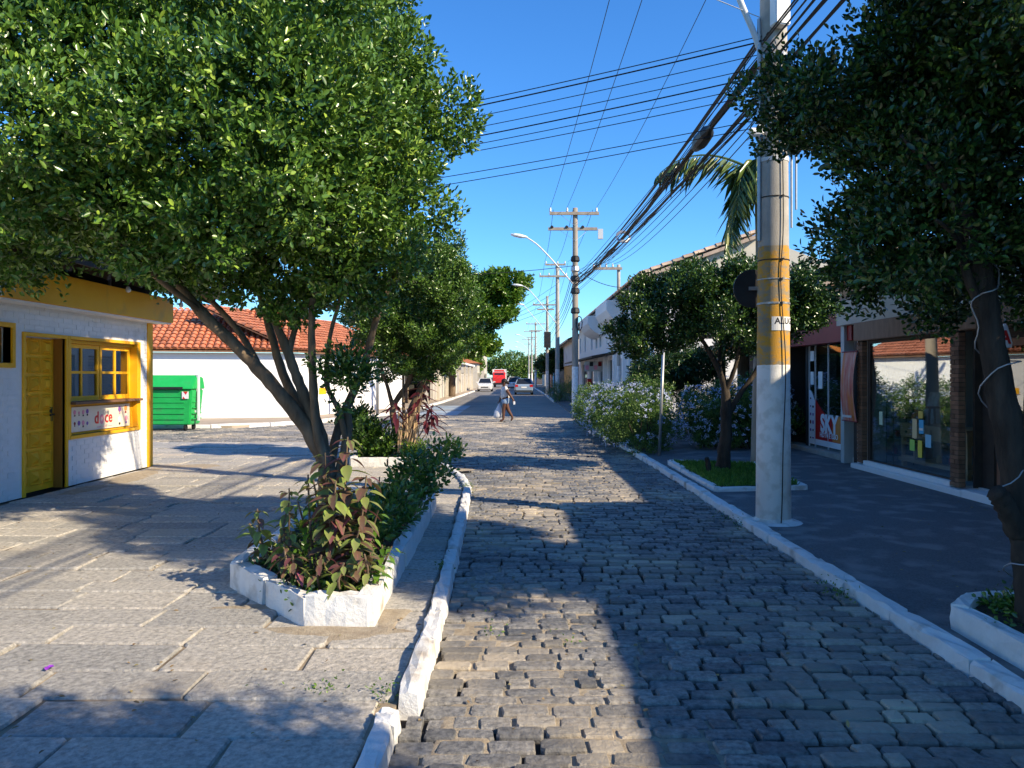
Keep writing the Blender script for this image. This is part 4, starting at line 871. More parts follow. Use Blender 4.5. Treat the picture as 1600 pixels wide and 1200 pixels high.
for y0 in (15.06, 15.52, 16.2, 16.9, 17.25): gd.box(6.44, 6.47, y0, y0 + 0.025, 0.14, 2.32)
gd = gd.build('glass_door', 'light_metal', ts)
for a, b_ in ((15.085, 15.52), (15.545, 16.2), (16.225, 16.9), (16.925, 17.25)):
    w = MB(); w.box(6.45, 6.456, a, b_, 0.15, 2.30); w.build('pane', 'glass', gd)
XS = 6.446
def curve_panel(y0, y1, ztop, n=10):
    ys = [y0 + (y1 - y0) * k / n for k in range(n + 1)]
    return [(y, 0.2) for y in ys] + [(y, ztop(y)) for y in ys[::-1]]
M['poster_white'] = mat('poster_white', (0.86, 0.87, 0.88), rough=0.5)
w = MB(); w.ext(curve_panel(16.9, 17.27, lambda y: 1.36 - 0.9 * max(0, (17.20 - y)) ** 1.6 * 2.2), lambda u, v: (XS - .004, u, v), lambda u, v: (XS, u, v)); w.build('white_poster', 'poster_white', ts)
w = MB(); w.ext(curve_panel(15.1, 16.89, lambda y: 0.80 + 0.34 * ((y - 15.95) / 0.9) ** 2), lambda u, v: (XS - .003, u, v), lambda u, v: (XS, u, v)); rp = w.build('red_poster', 'red', ts)
w = MB(); w.box(XS - .006, XS - .0035, 15.5, 16.89, 0.2, 0.32); w.build('poster_foot', 'poster_white', rp)
w = MB(); w.ext(curve_panel(15.52, 15.98, lambda y: 0.83 + 0.2 * ((y - 15.95) / 0.9) ** 2), lambda u, v: (XS - .0055, u, v if v > 0.3 else 0.33), lambda u, v: (XS - .0035, u, v if v > 0.3 else 0.33)); w.build('orange_glow_print', 'orange', rp)
w = MB(); w.box(XS - .008, XS - .0045, 15.1, 15.49, 0.2, 1.0); sw2 = w.build('side_poster', 'poster_white', rp)
text_mesh('SKY', 0.50, 'poster_white', ts, (XS - .009, 16.16, 0.66), (math.pi / 2, 0, -math.pi / 2), bold=0.022, sx=1.02)
text_mesh('HDTV \u00c9 ISSO', 0.145, 'poster_white', ts, (XS - .009, 16.17, 0.43), (math.pi / 2, 0, -math.pi / 2), bold=0.003, sx=1.12)
text_mesh('90', 0.13, 'grey_wall', ts, (XS - .011, 15.29, 0.35), (math.pi / 2, 0, -math.pi / 2))
for k, (yy, zz) in enumerate(((15.3, 0.85), (15.3, 0.64))):
    w = MB(); w.lathe((XS - .009, yy, zz), [(0.001, -.002), (0.07, -.002), (0.07, 0.0), (0.001, 0.0)], 12, 'x'); w.build('badge', ['note_mint', 'note_green'][k], sw2)
rr = random.Random(4)
for k in range(6):
    for y0 in (17.16, 17.02):
        zz = 1.18 - k * 0.17
        if y0 < 17.1 and k == 0: continue
        w = MB(); hw = rr.uniform(0.025, 0.05)
        if k in (3,): w.lathe((XS - .006, y0, zz), [(0.001, -.002), (0.045, -.002), (0.045, 0.0), (0.001, 0.0)], 8, 'x')
        else: w.box(XS - .008, XS - .005, y0 - hw, y0 + hw, zz - rr.uniform(.012, .03), zz + rr.uniform(.012, .03))
        w.build('channel_logo', rr.choice(['black', 'dark_red', 'purple', 'note_blue', 'black']), ts)
for y0, zz, w_, h_ in ((17.08, 2.10, 0.2, 0.22), (17.08, 1.62, 0.18, 0.28), (16.62, 1.58, 0.22, 0.36)):
    w = MB(); w.box(XS - .006, XS, y0 - w_ / 2, y0 + w_ / 2, zz - h_ / 2, zz + h_ / 2); w.build('door_notice', 'paper', ts)
w = MB(); w.box(8.2, 8.3, 14.9, 18.2, 0.1, 2.5); w.build('interior_wall', 'cream', ts)
# printed banner hung in front, bulging like cloth
M['banner_red'] = mat('red_banner_print', (0.50, 0.05, 0.03), (0.62, 0.42, 0.34), scale=3.2, rough=0.5, c3=(0.62, 0.20, 0.06), s3=2.0, t3=(0.5, 0.6), stretch=(3.5, 3.5, 0.6), coords='World')
w = MB(); n = 8; V = []; F = []
for i in range(n + 1):
    for j in range(9):
        u, v = i / n, j / 8; V.append((5.99 - 0.07 * math.sin(math.pi * v) * (1 - 0.3 * u) + 0.01 * math.sin(u * 9), 13.80 + 0.56 * u + 0.03 * math.sin(math.pi * v) * u, 0.86 + 1.24 * v))
for i in range(n):
    for j in range(8): a = i * 9 + j; F.append((a, a + 9, a + 10, a + 1))
w.add(V, F); bn2 = T('hanging_banner', 'red and orange printed banner hanging before the television shop', 'banner', (5.99, 14.2, 0.86))
w.build('cloth', 'banner_red', bn2, smooth=True)
for z in (0.86, 2.10):
    w = MB(); w.tube([(5.98, 13.76, z), (5.98, 14.40, z)], 0.011, 6); w.build('rod', 'dark_red', bn2)
for k in range(5):
    w = MB(); w.box(5.93, 5.945, 13.92 + k * .075, 13.975 + k * .075, 0.925, 0.965); w.build('pale_print', 'paper', bn2)

# ------------------------------------------------------------------ dark bar with red awning, tiled roof
br = T('bar_building', 'shaded bar with an orange red awning and tiled roof behind the flower hedges', 'building', (7, 22, PZ))
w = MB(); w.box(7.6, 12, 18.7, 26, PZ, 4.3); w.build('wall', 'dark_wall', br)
w = MB(); w.box(6.1, 7.6, 18.7, 26, 2.9, 3.0); w.build('veranda_ceiling', 'dark_wood', br)
tiles('roof_tiles', 'old_tile', br, (5.9, 18.6, 3.02), (5.9, 26.2, 3.02), (3.4, 0), 1.75, w=0.24, seed=8)
w = MB(); w.add([(5.9, 18.6, 3.0), (5.9, 26.2, 3.0), (9.3, 26.2, 4.75), (9.3, 18.6, 4.75), (5.9, 18.6, 2.92), (5.9, 26.2, 2.92), (9.3, 26.2, 4.65), (9.3, 18.6, 4.65)], [(0, 1, 2, 3), (4, 7, 6, 5), (0, 4, 5, 1), (1, 5, 6, 2), (2, 6, 7, 3), (3, 7, 4, 0)]); w.build('roof_deck', 'brown_wood', br)
for y0 in (19.0, 21.4, 23.8):
    w = MB(); w.tube([(6.2, y0, PZ), (6.2, y0, 2.92)], 0.16, 10); w.build('column', 'pole_wood', br)
w = MB(); w.add([(6.1, 19, 2.62), (6.1, 24, 2.62), (5.0, 24, 2.34), (5.0, 19, 2.34), (5.0, 24, 2.22), (5.0, 19, 2.22), (6.1, 24, 2.58), (6.1, 19, 2.58)], [(0, 1, 2, 3), (3, 2, 4, 5), (0, 3, 5, 7), (1, 6, 4, 2), (5, 4, 6, 7)]); w.build('awning', 'orange', br)
w = MB(); w.box(5.6, 5.66, 25.4, 26.0, 0.9, 2.1); w.build('red_banner', 'red', br)

# ------------------------------------------------------------------ white two-storey building
wt = T('two_storey_building', 'white two-storey building with rounded balconies and shop fronts along the pavement', 'building', (5.4, 44, PZ))
FX = 5.2; wins = [(47.6, 48.6), (50.0, 51.0), (53.0, 54.0), (58.0, 59.0), (62.4, 63.2), (43.6, 44.8), (33, 34.4)]
OPS = [(a, b_, 3.45, 4.65) for a, b_ in wins]
FR = [(30.4, 33.0), (33.8, 36.2), (37.2, 39.6), (41.0, 44.0), (45.4, 49.0), (51, 55), (57, 61)]
w = MB(); wall_x(w, FX, FX + 0.3, 29.4, 64, PZ, 5.4, OPS + [(a, b_, 0.2, 2.55) for a, b_ in FR]); w.box(FX + .3, 13, 29.4, 29.7, PZ, 5.4); w.box(FX + .3, 13, 63.7, 64, PZ, 5.4); w.build('wall', 'white_wall', wt)
w = MB(); w.ext([(FX + .3, 5.4), (13, 5.4), (9.0, 6.9)], lambda u, v: (u, 29.402, v), lambda u, v: (u, 29.7, v)); w.build('gable', 'cream', wt)
w = MB(); w.box(FX + 0.32, 12.9, 29.8, 63.6, 2.7, 2.8); w.box(9, 9.1, 29.8, 63.6, PZ, 5.4); w.build('interior', 'grey_wall', wt)
for a, b_ in wins:
    w = MB(); w.box(FX + 0.08, FX + 0.14, a, b_, 3.45, 4.65); f_ = w.build('window', 'note_blue' if a > 46 else 'dark_wood', wt)
    w = MB(); w.box(FX + 0.06, FX + 0.078, a + .12, b_ - .12, 3.55, 4.55); w.build('pane', 'car_glass', f_)
for k, (a, b_) in enumerate(FR):
    if k == 1:
        w = MB()
        for j in range(18): w.box(FX + 0.06, FX + 0.09, a, b_, 0.2 + j * 0.13, 0.2 + j * 0.13 + 0.115)
        w.build('roller_shutter', 'light_metal', wt); continue
    w = MB(); w.box(FX + 0.1, FX + 0.14, a, b_, 0.2, 0.3); w.box(FX + 0.1, FX + 0.14, (a + b_) / 2 - .04, (a + b_) / 2 + .04, 0.3, 2.55); w.box(FX + 0.1, FX + 0.14, a, a + .06, 0.3, 2.55); w.box(FX + 0.1, FX + 0.14, b_ - .06, b_, 0.3, 2.55); f_ = w.build('shop_front', 'light_metal', wt)
    w = MB(); w.box(FX + 0.115, FX + 0.122, a, b_, 0.3, 2.55); w.build('pane', 'glass_dark', f_)
for y0 in (29.9, 33.2, 36.5, 40.0, 44.4, 49.8):
    w = MB(); w.box(FX - 0.22, FX - 0.002, y0, y0 + 0.4, PZ, 2.75); w.build('pilaster', 'white_wall', wt)
tiles('roof_tiles', 'old_tile', wt, (FX - 0.55, 29.0, 5.4), (FX - 0.55, 64.4, 5.4), (4.4, 0), 1.6, w=0.30, tl=0.42, seed=5)
w = MB(); w.add([(4.7, 29.0, 5.37), (4.7, 64.4, 5.37), (9.1, 64.4, 6.95), (9.1, 29.0, 6.95), (4.7, 29.0, 5.25), (4.7, 64.4, 5.25), (9.1, 64.4, 6.82), (9.1, 29.0, 6.82)], [(0, 1, 2, 3), (4, 7, 6, 5), (0, 4, 5, 1), (1, 5, 6, 2), (2, 6, 7, 3), (3, 7, 4, 0)]); w.build('roof_deck', 'old_tile', wt)
for y0, y1 in ((36.5, 41.5), (46.0, 51.5)):
    pr = [(FX, 4.05), (FX - 0.3, 4.12), (FX - 0.55, 4.26), (FX - 0.78, 4.45), (FX - 0.97, 4.75), (FX - 0.97, 5.2), (FX, 5.2)]
    w = MB(); w.ext(pr, lambda u, v: (u, y0, v), lambda u, v: (u, y1, v)); w.build('balcony', 'white_wall', wt)
w = MB(); w.add([(FX, 40.5, 2.95), (FX, 63, 2.95), (3.95, 63, 2.72), (3.95, 40.5, 2.72), (FX, 40.5, 2.83), (FX, 63, 2.83), (3.95, 63, 2.62), (3.95, 40.5, 2.62)], [(0, 1, 2, 3), (4, 7, 6, 5), (0, 4, 5, 1), (1, 5, 6, 2), (2, 6, 7, 3), (3, 7, 4, 0)]); w.build('awning', 'dark_wood', wt)
w = MB(); w.box(4.05, 5.1, 46.0, 46.12, 1.95, 2.55); sb = w.build('shop_sign', 'dirty_white', wt)
for k, mm in enumerate(('pink', 'black', 'pink', 'dark_red')):
    w = MB(); w.box(4.1 + k * 0.25, 4.3 + k * 0.25, 45.985, 45.998, 2.05 + (k % 2) * 0.2, 2.3 + (k % 2) * 0.2); w.build('sign_print', mm, sb)
w = MB(); w.box(FX - 0.35, FX - .002, 40.6, 41.5, 3.4, 4.0); w.build('air_conditioner', 'light_metal', wt)
w = MB(); w.box(4.75, 5.0, 51.5, 52.2, PZ, 1.5); tag(w.build('vending_cabinet', 'red'), 'red upright cabinet on the pavement before the white two-storey building', 'cabinet')

# ------------------------------------------------------------------ far buildings on the sunny-wall side
fb = T('timber_front_building', 'far low building with an ochre timber front past the white two-storey building', 'building', (5.2, 78, PZ))
w = MB(); w.box(5.1, 11, 68, 96, 2.7, 5.0); w.build('upper_wall', 'dirty_white', fb)
w = MB(); w.box(5.2, 11, 68, 96, PZ, 2.7); w.build('lower_wall', 'dark_wood', fb)
for k in range(12):
    y0 = 68.2 + k * 1.15; w = MB(); w.box(5.1, 5.19, y0, y0 + 1.05, PZ, 2.6 + 0.1 * (k % 2)); w.build('timber_panel', 'ochre', fb)
w = MB(); w.add([(4.5, 67.5, 4.9), (4.5, 96.5, 4.9), (8, 96.5, 6.4), (8, 67.5, 6.4), (8, 67.5, 6.2), (8, 96.5, 6.2), (4.5, 96.5, 4.75), (4.5, 67.5, 4.75)], [(0, 1, 2, 3), (7, 6, 5, 4), (0, 7, 6, 1)][:3]); w.build('roof', 'old_tile', fb)
for k, (y0, h, mm, lab) in enumerate(((98, 3.6, 'dark_wall', 'dark low building beyond the ochre timber front'), (112, 4.4, 'dirty_white', 'pale two-storey building far along the street by the poles'), (130, 3.8, 'cream', 'cream building at the far end of the street by the last poles'))):
    o = T('far_building', lab, 'building', (6, y0, PZ))
    w = MB(); w.box(4.9, 11, y0, y0 + 12, PZ, h); w.build('wall', mm, o)
    w = MB(); w.ext([(4.3, h), (11.5, h), (8, h + 1.5)], lambda u, v: (u, y0 - .3, v), lambda u, v: (u, y0 + 12.3, v)); w.build('roof', 'old_tile', o)
    for j in range(3):
        w = MB(); w.box(4.86, 4.9, y0 + 1 + j * 3.6, y0 + 3.4 + j * 3.6, 0.2, 2.4); w.build('shop_front', ['note_blue', 'brown_wood', 'red'][j] if k == 0 else 'grey_wall', o)
    w = MB(); w.box(4.0, 4.9, y0 + .2, y0 + 11.8, 2.6, 2.72); w.build('awning', 'dark_wood', o)
# ================================================================== POLES AND CABLES
def insulator(mb, c):
    mb.lathe(c, [(0.03, 0), (0.055, 0.03), (0.03, 0.05), (0.055, 0.09), (0.03, 0.11), (0.045, 0.15), (0.015, 0.18)], 8)
def lamp_arm(root, p0, pts, head, hd, n=8):
    w = MB(); w.tube([p0] + pts, 0.03, n, smooth=5); a = w.build('lamp_arm', 'light_metal', root, smooth=True)
    w = MB(); h = Vector(head); d = Vector(hd).normalized(); s = d.cross(Vector((0, 0, 1))).normalized(); u = s.cross(d); prof = [(0, .03, .03), (.12, .085, .06), (.32, .13, .085), (.55, .11, .07), (.68, .05, .035), (.7, .01, .01)]
    k = 8; V = []; F = []
    for t, a_, b_ in prof:
        for j in range(k): th = 2 * math.pi * j / k; V.append(h + d * t + s * a_ * math.cos(th) + u * b_ * math.sin(th))
    for i in range(len(prof) - 1):
        for j in range(k): F.append((i * k + j, i * k + (j + 1) % k, (i + 1) * k + (j + 1) % k, (i + 1) * k + j))
    w.add(V, F); w.build('lamp_head', 'white', a, smooth=True)
PM1 = pole_paint('painted_pole', 1.785, 3.09); PM2 = pole_paint('whitewashed_foot_pole', 2.05, 0, 'pole_wood'); PM3 = pole_paint('concrete_pole_white_foot', 2.15, 0)
def upole(x, y, h, r0, r1, m, label, arms, base=PZ, group='utility poles along the kerb', braces=True):
    root = T('utility_pole', label, 'pole', (x, y, base), group)
    w = MB(); n = 9; w.tube([(x, y, base - 0.05 + (h - base + 0.05) * i / n) for i in range(n + 1)], [r0 + (r1 - r0) * i / n for i in range(n + 1)], 18); w.build('shaft', m, root, smooth=True)
    for (z, a, b_, dy, ins) in arms:
        w = MB(); w.box(x + a, x + b_, y - r1 - 0.10 + dy, y - r1 - 0.01 + dy, z - 0.06, z + 0.06); ar = w.build('crossarm', 'pole_wood', root)
        for o in ins:
            w = MB(); insulator(w, (x + o, y - r1 - 0.055 + dy, z + 0.06)); w.build('insulator', 'porcelain', ar, smooth=True)
        if braces:
            w = MB(); m_ = (a + b_) / 2 
            for e in (0.55 * a, 0.55 * b_): w.bar((x + e, y - r1 - 0.02 + dy, z - 0.06), (x, y - r1 - 0.005, z - 0.5), 0.03, 0.01)
            w.build('brace', 'metal', ar)
    return root
P1 = (2.86, 8.72)
p1 = upole(P1[0], P1[1], 9.4, 0.192, 0.115, PM1, 'thick near street pole with yellow band and white foot by the kerb', [(9.0, -1.05, 1.05, 0, (-0.95, -0.36, 0.85)), (8.3, -0.9, 0.9, 0, (-0.8, 0.0, 0.8))])
def r1(z): return 0.192 + (0.115 - 0.192) * z / 9.4
for z, h, mm in ((2.45, 0.02, 'metal'), (2.93, 0.012, 'black'), (4.02, 0.045, 'light_metal'), (4.25, 0.012, 'black'), (3.62, 0.012, 'black'), (2.72, 0.012, 'metal'), (4.6, 0.03, 'black'), (4.9, 0.03, 'black'), (5.15, 0.04, 'metal')):
    w = MB(); w.lathe((P1[0], P1[1], z), [(r1(z) + .001, 0), (r1(z) + .006, 0.002), (r1(z) + .006, h), (r1(z) + .001, h + .002)], 20, cap=False); w.box(P1[0] - .01 + .05, P1[0] + .06, P1[1] - r1(z) - .018, P1[1] - r1(z) + .002, z - .004, z + h + .004); w.build('steel_band', mm, p1)
w = MB(); w.tube([(P1[0] + .03, P1[1] - r1(5) - .008, 5.0), (P1[0] + .05, P1[1] - r1(3.4) - .012, 3.4), (P1[0] + 0.02, P1[1] - r1(3) - .012, 2.7), (P1[0] + .07, P1[1] - r1(1.6) - .01, 1.8), (P1[0] + .04, P1[1] - r1(.8) - .012, 0.9), (P1[0] + .01, P1[1] - r1(0) - .03, 0.06), (P1[0] - .2, P1[1] - .65, 0.06)], 0.006, 5, smooth=5); w.build('ground_wire', 'cable', p1)
w = MB(); w.tube([(P1[0] - r1(5) - .02, P1[1] - .05, 3.15), (P1[0] - r1(5) - .02, P1[1] - .04, 5.6)], 0.022, 8); w.build('conduit', 'metal', p1)
w = MB(); w.box(P1[0] - 0.09, P1[0] + 0.09, P1[1] - r1(5.6) - 0.14, P1[1] - r1(5.6) - 0.01, 5.44, 5.82, rz=0.25); w.build('junction_box', 'white', p1, bevel=0.012)
w = MB(); w.box(P1[0] + .16, P1[0] + .28, P1[1] - 0.1, P1[1] + 0.05, 4.12, 4.46); w.box(P1[0] + .1, P1[0] + .17, P1[1] - 0.02, P1[1] + 0.02, 4.2, 4.4); w.build('meter_box', 'black', p1, bevel=0.008)
w = MB(); w.tube([(P1[0] + .19, P1[1] - .03, 3.3), (P1[0] + .19, P1[1] - .03, 4.12)], 0.012, 6); w.tube([(P1[0] + .24, P1[1] - .03, 3.5), (P1[0] + .24, P1[1] - .03, 4.12)], 0.012, 6); w.build('riser_pipe', 'metal', p1)
w = MB(); w.lathe((P1[0] - 0.22, P1[1] - 0.10, 4.33), [(0.03, -0.08), (0.05, -0.06), (0.05, 0.05), (0.02, 0.08)], 10, 'x'); w.box(P1[0] - .2, P1[0] - .12, P1[1] - .09, P1[1] - .05, 4.36, 4.42); w.build('floodlight', 'white', p1, smooth=False)
w = MB(); w.tube([(P1[0] - .15, P1[1] - .02, 5.25), (P1[0] - .3, P1[1] - .05, 5.6), (P1[0] - 0.62, P1[1] - .1, 6.1), (P1[0] - 1.7, P1[1] - .2, 6.95), (P1[0] - 2.4, P1[1] - .3, 7.1)], 0.035, 8, smooth=4); la = w.build('lamp_arm', 'light_metal', p1, smooth=True)
w = MB(); w.lathe((P1[0] - 2.65, P1[1] - .32, 7.1), [(.04, .3), (.12, .2), (.12, -.2), (.03, -.32)], 8, 'x'); w.build('lamp_head', 'white', la, smooth=True)
# pasted notice ALUGA, bent round the pole
def bend(o, z0, off, th0, flip=1):
    rr = r1(z0) + off
    for v in o.data.vertices:
        th = th0 + v.co.x / rr; v.co = Vector((P1[0] + (rr - v.co.z * 0) * math.sin(th), P1[1] - rr * math.cos(th), z0 + v.co.y)) - ORG[p1]
    o.location = (0, 0, 0); o.rotation_euler = (0, 0, 0); o.scale = (1, 1, 1)
w = MB(); zc = 2.235; th = [-0.42 + 2.0 * k / 16 for k in range(17)]; rr_ = r1(zc) + .004
w.add([(P1[0] + rr_ * math.sin(a), P1[1] - rr_ * math.cos(a), z) for a in th for z in (zc - .075, zc + .075)], [(2 * k, 2 * k + 2, 2 * k + 3, 2 * k + 1) for k in range(16)]); w.build('pasted_notice', 'paper', p1)
M['ink'] = mat('black_ink', (0.03, 0.03, 0.04), rough=0.7); M['faded_ink'] = mat('faded_ink', (0.25, 0.22, 0.18), rough=0.8)
o = text_mesh('ALUGA', 0.095, 'ink', p1, (0, 0, 0), (0, 0, 0), align='LEFT', bold=0.002, ext=0); bend(o, zc + 0.025, .0055, -0.24)
o = text_mesh('SE', 0.085, 'faded_ink', p1, (0, 0, 0), (0, 0, 0), align='LEFT', bold=0.001, ext=0); bend(o, zc + 0.03, .0045, -1.05)
w = MB(); w.lathe((P1[0], P1[1], PZ), [(0.31, 0.0), (0.27, 0.015), (0.215, 0.025), (0.19, 0.05)], 18); w.build('concrete_collar', 'whitewash', p1)
rs = T('round_sign', 'round black back of a traffic sign fixed beside the thick painted pole', 'sign', (2.66, 8.95, 2.66))
w = MB(); w.lathe((2.71, 8.98, 2.66), [(0.215, 0.0), (0.22, 0.004), (0.22, 0.02), (0.215, 0.024)], 28, 'y'); w.build('disc', 'black', rs)
w = MB(); w.box(2.66, 2.9, 8.955, 8.98, 2.64, 2.68); w.build('bracket', 'metal', rs)

P2 = (2.44, 32.0)
p2 = upole(P2[0], P2[1], 8.5, 0.145, 0.10, PM2, 'tall pole with two crossarms and a curved street lamp beyond the flower hedge', [(8.25, -1.05, 0.95, 0, (-1.02, -0.34, 0.85)), (7.65, -1.1, 0.9, 0.15, ())])
lamp_arm(p2, (2.35, 31.9, 5.4), [(1.5, 31.8, 6.35), (0.9, 31.7, 6.95), (0.45, 31.65, 7.25)], (0.5, 31.65, 7.25), (-1, -0.05, 0.16))
for o in (-0.95, -0.35, 0.3):
    w = MB(); w.lathe((P2[0] + o, P2[1] - .1, 7.72), [(.04, 0), (.07, .05), (.04, .1), (.07, .15), (.02, .2)], 8, 'y'); w.build('strain_insulator', 'black', p2)
w = MB(); w.box(P2[0] + .9, P2[0] + 1.1, P2[1] - .3, P2[1] - .15, 7.2, 7.6); w.build('fuse_box', 'porcelain', p2)
for z in (4.2, 5.0, 5.5, 5.9, 6.3):
    w = MB(); w.lathe((P2[0], P2[1], z), [(0.13, 0), (0.19, 0.05), (0.17, 0.2), (0.13, 0.25)], 8); w.build('cable_clamp', ['black', 'metal', 'black', 'cable', 'metal'][int(z * 10) % 5], p2)
w = MB(); w.tube([(P2[0] + .15 + .12 * math.sin(a * .7), P2[1] - .15, 3.8 + .3 * math.cos(a * .7)) for a in range(10)], 0.02, 5); w.build('cable_coil', 'cable', p2)
P3 = (2.9, 54.0); P4 = (2.85, 70); P5 = (2.85, 108)
p3 = upole(*P3, 9.4, 0.17, 0.12, PM3, 'second concrete pole with white foot and curved lamp further along the kerb', [(9.3, -0.85, 0.55, 0, (-.8, 0, .5)), (8.5, -1.25, 0.7, 0, (-1.2, -.6, .6))])
lamp_arm(p3, (2.8, 53.9, 5.3), [(1.7, 53.8, 6.7), (0.9, 53.7, 7.6), (.45, 53.7, 7.85)], (.5, 53.7, 7.85), (-1, 0, .1))
p4 = upole(*P4, 8.8, 0.16, 0.11, PM3, 'third pole along the kerb, dark with cable boxes halfway up', [(8.0, -1.3, 0.9, 0, (-1.2, -.4, .8)), (7.6, -.9, .6, 0, ())])
lamp_arm(p4, (2.75, 69.9, 5.6), [(1.4, 69.8, 7.2), (.7, 69.7, 8.0)], (.8, 69.7, 8.0), (-1, 0, .1))
w = MB(); w.box(P4[0] - .3, P4[0] + .3, P4[1] - .4, P4[1] - .15, 4.2, 5.6); w.build('cable_box', 'black', p4)
far_l = ['slim double-arm pole far down the street left of the dark pole', 'slender pole far down the street with pale foot', 'tiny farthest pole near the end of the street']
for (x, y, h), lab in zip(((2.75, 106, 9.0), (2.7, 128, 9.2), (2.6, 150, 9.0)), ('slim far pole with two crossarms beyond the dark one', 'slender far pole in front of the pale building', 'tiny farthest pole near the end of the street')):
    q = upole(x, y, h, 0.16, 0.11, PM3, lab, [(h - .3, -1.3, 1.3, 0, (-1.2, 0, 1.2)), (h - 1.2, -.9, .9, 0, ())], braces=False)
    lamp_arm(q, (x, y - .1, 5.4), [(x - 1.4, y - .2, 6.8), (x - 2.2, y - .2, 7.2)], (x - 2.1, y - .2, 7.2), (-1, 0, .1), 5)
PB = (4.9, 37.3)
pb = upole(*PB, 6.95, 0.09, 0.08, PM3, 'thin low pole with a one-sided crossarm before the white balcony', [(6.75, -1.25, 0.15, 0, (-1.2, -.9, -.6, -.3))], braces=False)

def cable(p, q, sag, r, n=16, name='overhead_cable', label='black overhead cable strung between the street poles', group='overhead cables', m='cable', sides=4, wob=0.0):
    p = Vector(p); q = Vector(q); pts = []
    for i in range(n + 1):
        t = i / n; v = p.lerp(q, t); v.z -= sag * 4 * t * (1 - t); v.z += wob * math.sin(i * 1.9) * (0 < i < n); pts.append(v)
    w = MB(); w.tube(pts, r, sides); return tag(w.build(name, m, fix=False), label, 'cable', group)
rr = random.Random(13)
LAB_A = 'black cable in the sagging bundle from the near painted pole to the lamp pole'
main = []
for k in range(17):
    z0, z1 = 4.55 + 0.9 * rr.random(), 4.75 + 1.2 * rr.random()
    x0 = P1[0] - 0.13 + rr.uniform(-.06, .06); sg = rr.uniform(0.02, 0.32)
    cable((x0, P1[1] - 0.05 + rr.uniform(-.1, .1), z0), (P2[0] + rr.uniform(-.1, .1), P2[1], z1), sg, 0.008 + 0.008 * (k % 4 == 0), label=LAB_A, group='cable bundle between the near pole and the lamp pole')
for k in range(6):   # the tight thick strand with its splices
    cable((P1[0] - .16 + rr.uniform(-.02, .02), P1[1], 5.12 + rr.uniform(-.04, .04)), (P2[0], P2[1], 5.45 + rr.uniform(-.1, .1)), 0.27 + rr.uniform(-.03, .03), 0.013, 30, label='black cable in the tight thick strand that carries the splice boxes', group='tight cable strand', wob=0.012)
def on_strand(t): v = Vector((P1[0] - .16, P1[1], 5.12)).lerp(Vector((P2[0], P2[1], 5.45)), t); v.z -= .27 * 4 * t * (1 - t); return v
a = on_strand(0.085); b_ = on_strand(0.125); w = MB(); w.tube([a, a.lerp(b_, .15), a.lerp(b_, .3), a.lerp(b_, .7), b_], [.03, .05, .1, .115, .07], 12); s_ = tag(w.build('splice_closure', 'black'), 'black drum shaped splice closure hanging on the thick cable strand', 'splice box')
a = on_strand(0.19)
for k in range(7):
    w = MB(); w.tube([a + Vector((rr.uniform(-.05, .05), -.35 + .1 * k, .05)), a + Vector((rr.uniform(-.1, .1), -.1 + .1 * k, rr.uniform(-.12, .1))), a + Vector((rr.uniform(-.05, .05), .3 + .1 * k, 0))], 0.012, 5, smooth=4)
    tag(w.build('cable_loop', 'cable'), 'loose dark cable loop tangled on the thick strand', 'cable', 'tangled loops on the strand')
a = on_strand(0.42); cb = MB()
for k in range(4):
    cb.tube([a + Vector((0.16 * math.cos(t) - .05, .02 * k + .1 * math.sin(t), -.08 + 0.13 * math.sin(t) + .02 * k)) for t in [2 * math.pi * j / 14 for j in range(15)]], 0.014, 5)
tag(cb.build('cable_coil', 'metal'), 'grey coil of spare cable hanging from the thick strand', 'cable coil')
for a_, b_ in zip((-0.95, -0.36, 0.85), (-1.02, -0.34, 0.85)):
    cable((P1[0] + a_, P1[1] - .17, 9.24), (P2[0] + b_, P2[1] - .15, 8.49), 0.35, 0.008, 20, 'power_line', 'thin power line climbing from the lamp pole crossarm to above the picture', 'power lines on the top crossarms')
for P, Q, zs in ((P2, P3, (8.4, 9.5)), (P3, P4, (9.4, 8.2)), (P4, (2.75, 106), (8.2, 8.9)), ((2.75, 106), (2.7, 128), (8.9, 9.1))):
    for o in (-0.9, -0.1, 0.7): cable((P[0] + o, P[1] - .15, zs[0]), (Q[0] + o, Q[1] - .15, zs[1]), 0.4, 0.01, 10, 'power_line', 'thin far power line running between the poles down the street', 'far power lines')
    for k in range(5): cable((P[0] - .1, P[1], 4.8 + .3 * k), (Q[0] - .1, Q[1], 4.8 + .3 * k + rr.uniform(-.2, .2)), rr.uniform(.15, .5), 0.014, 10, label='black cable sagging between the far poles', group='far cables')
# behind the near pole, towards the viewer
for k in range(9):
    cable((P1[0] - .12 + rr.uniform(-.05, .05), P1[1] - .1, 4.75 + .75 * rr.random()), (2.95 + rr.uniform(-.1, .1), -22, 5.1 + rr.uniform(-.05, .5)), rr.uniform(.05, .25), 0.012 + .008 * (k % 3 == 0), 20, label='black cable running from the near painted pole over the viewer', group='cables over the viewer')
for a_ in (-0.95, -0.36, 0.85): cable((P1[0] + a_, P1[1] - .17, 9.24), (2.9 + a_, -25, 9.2), 0.4, 0.009, 16, 'power_line', 'thin power line passing above the picture from the near pole', 'power lines over the viewer')
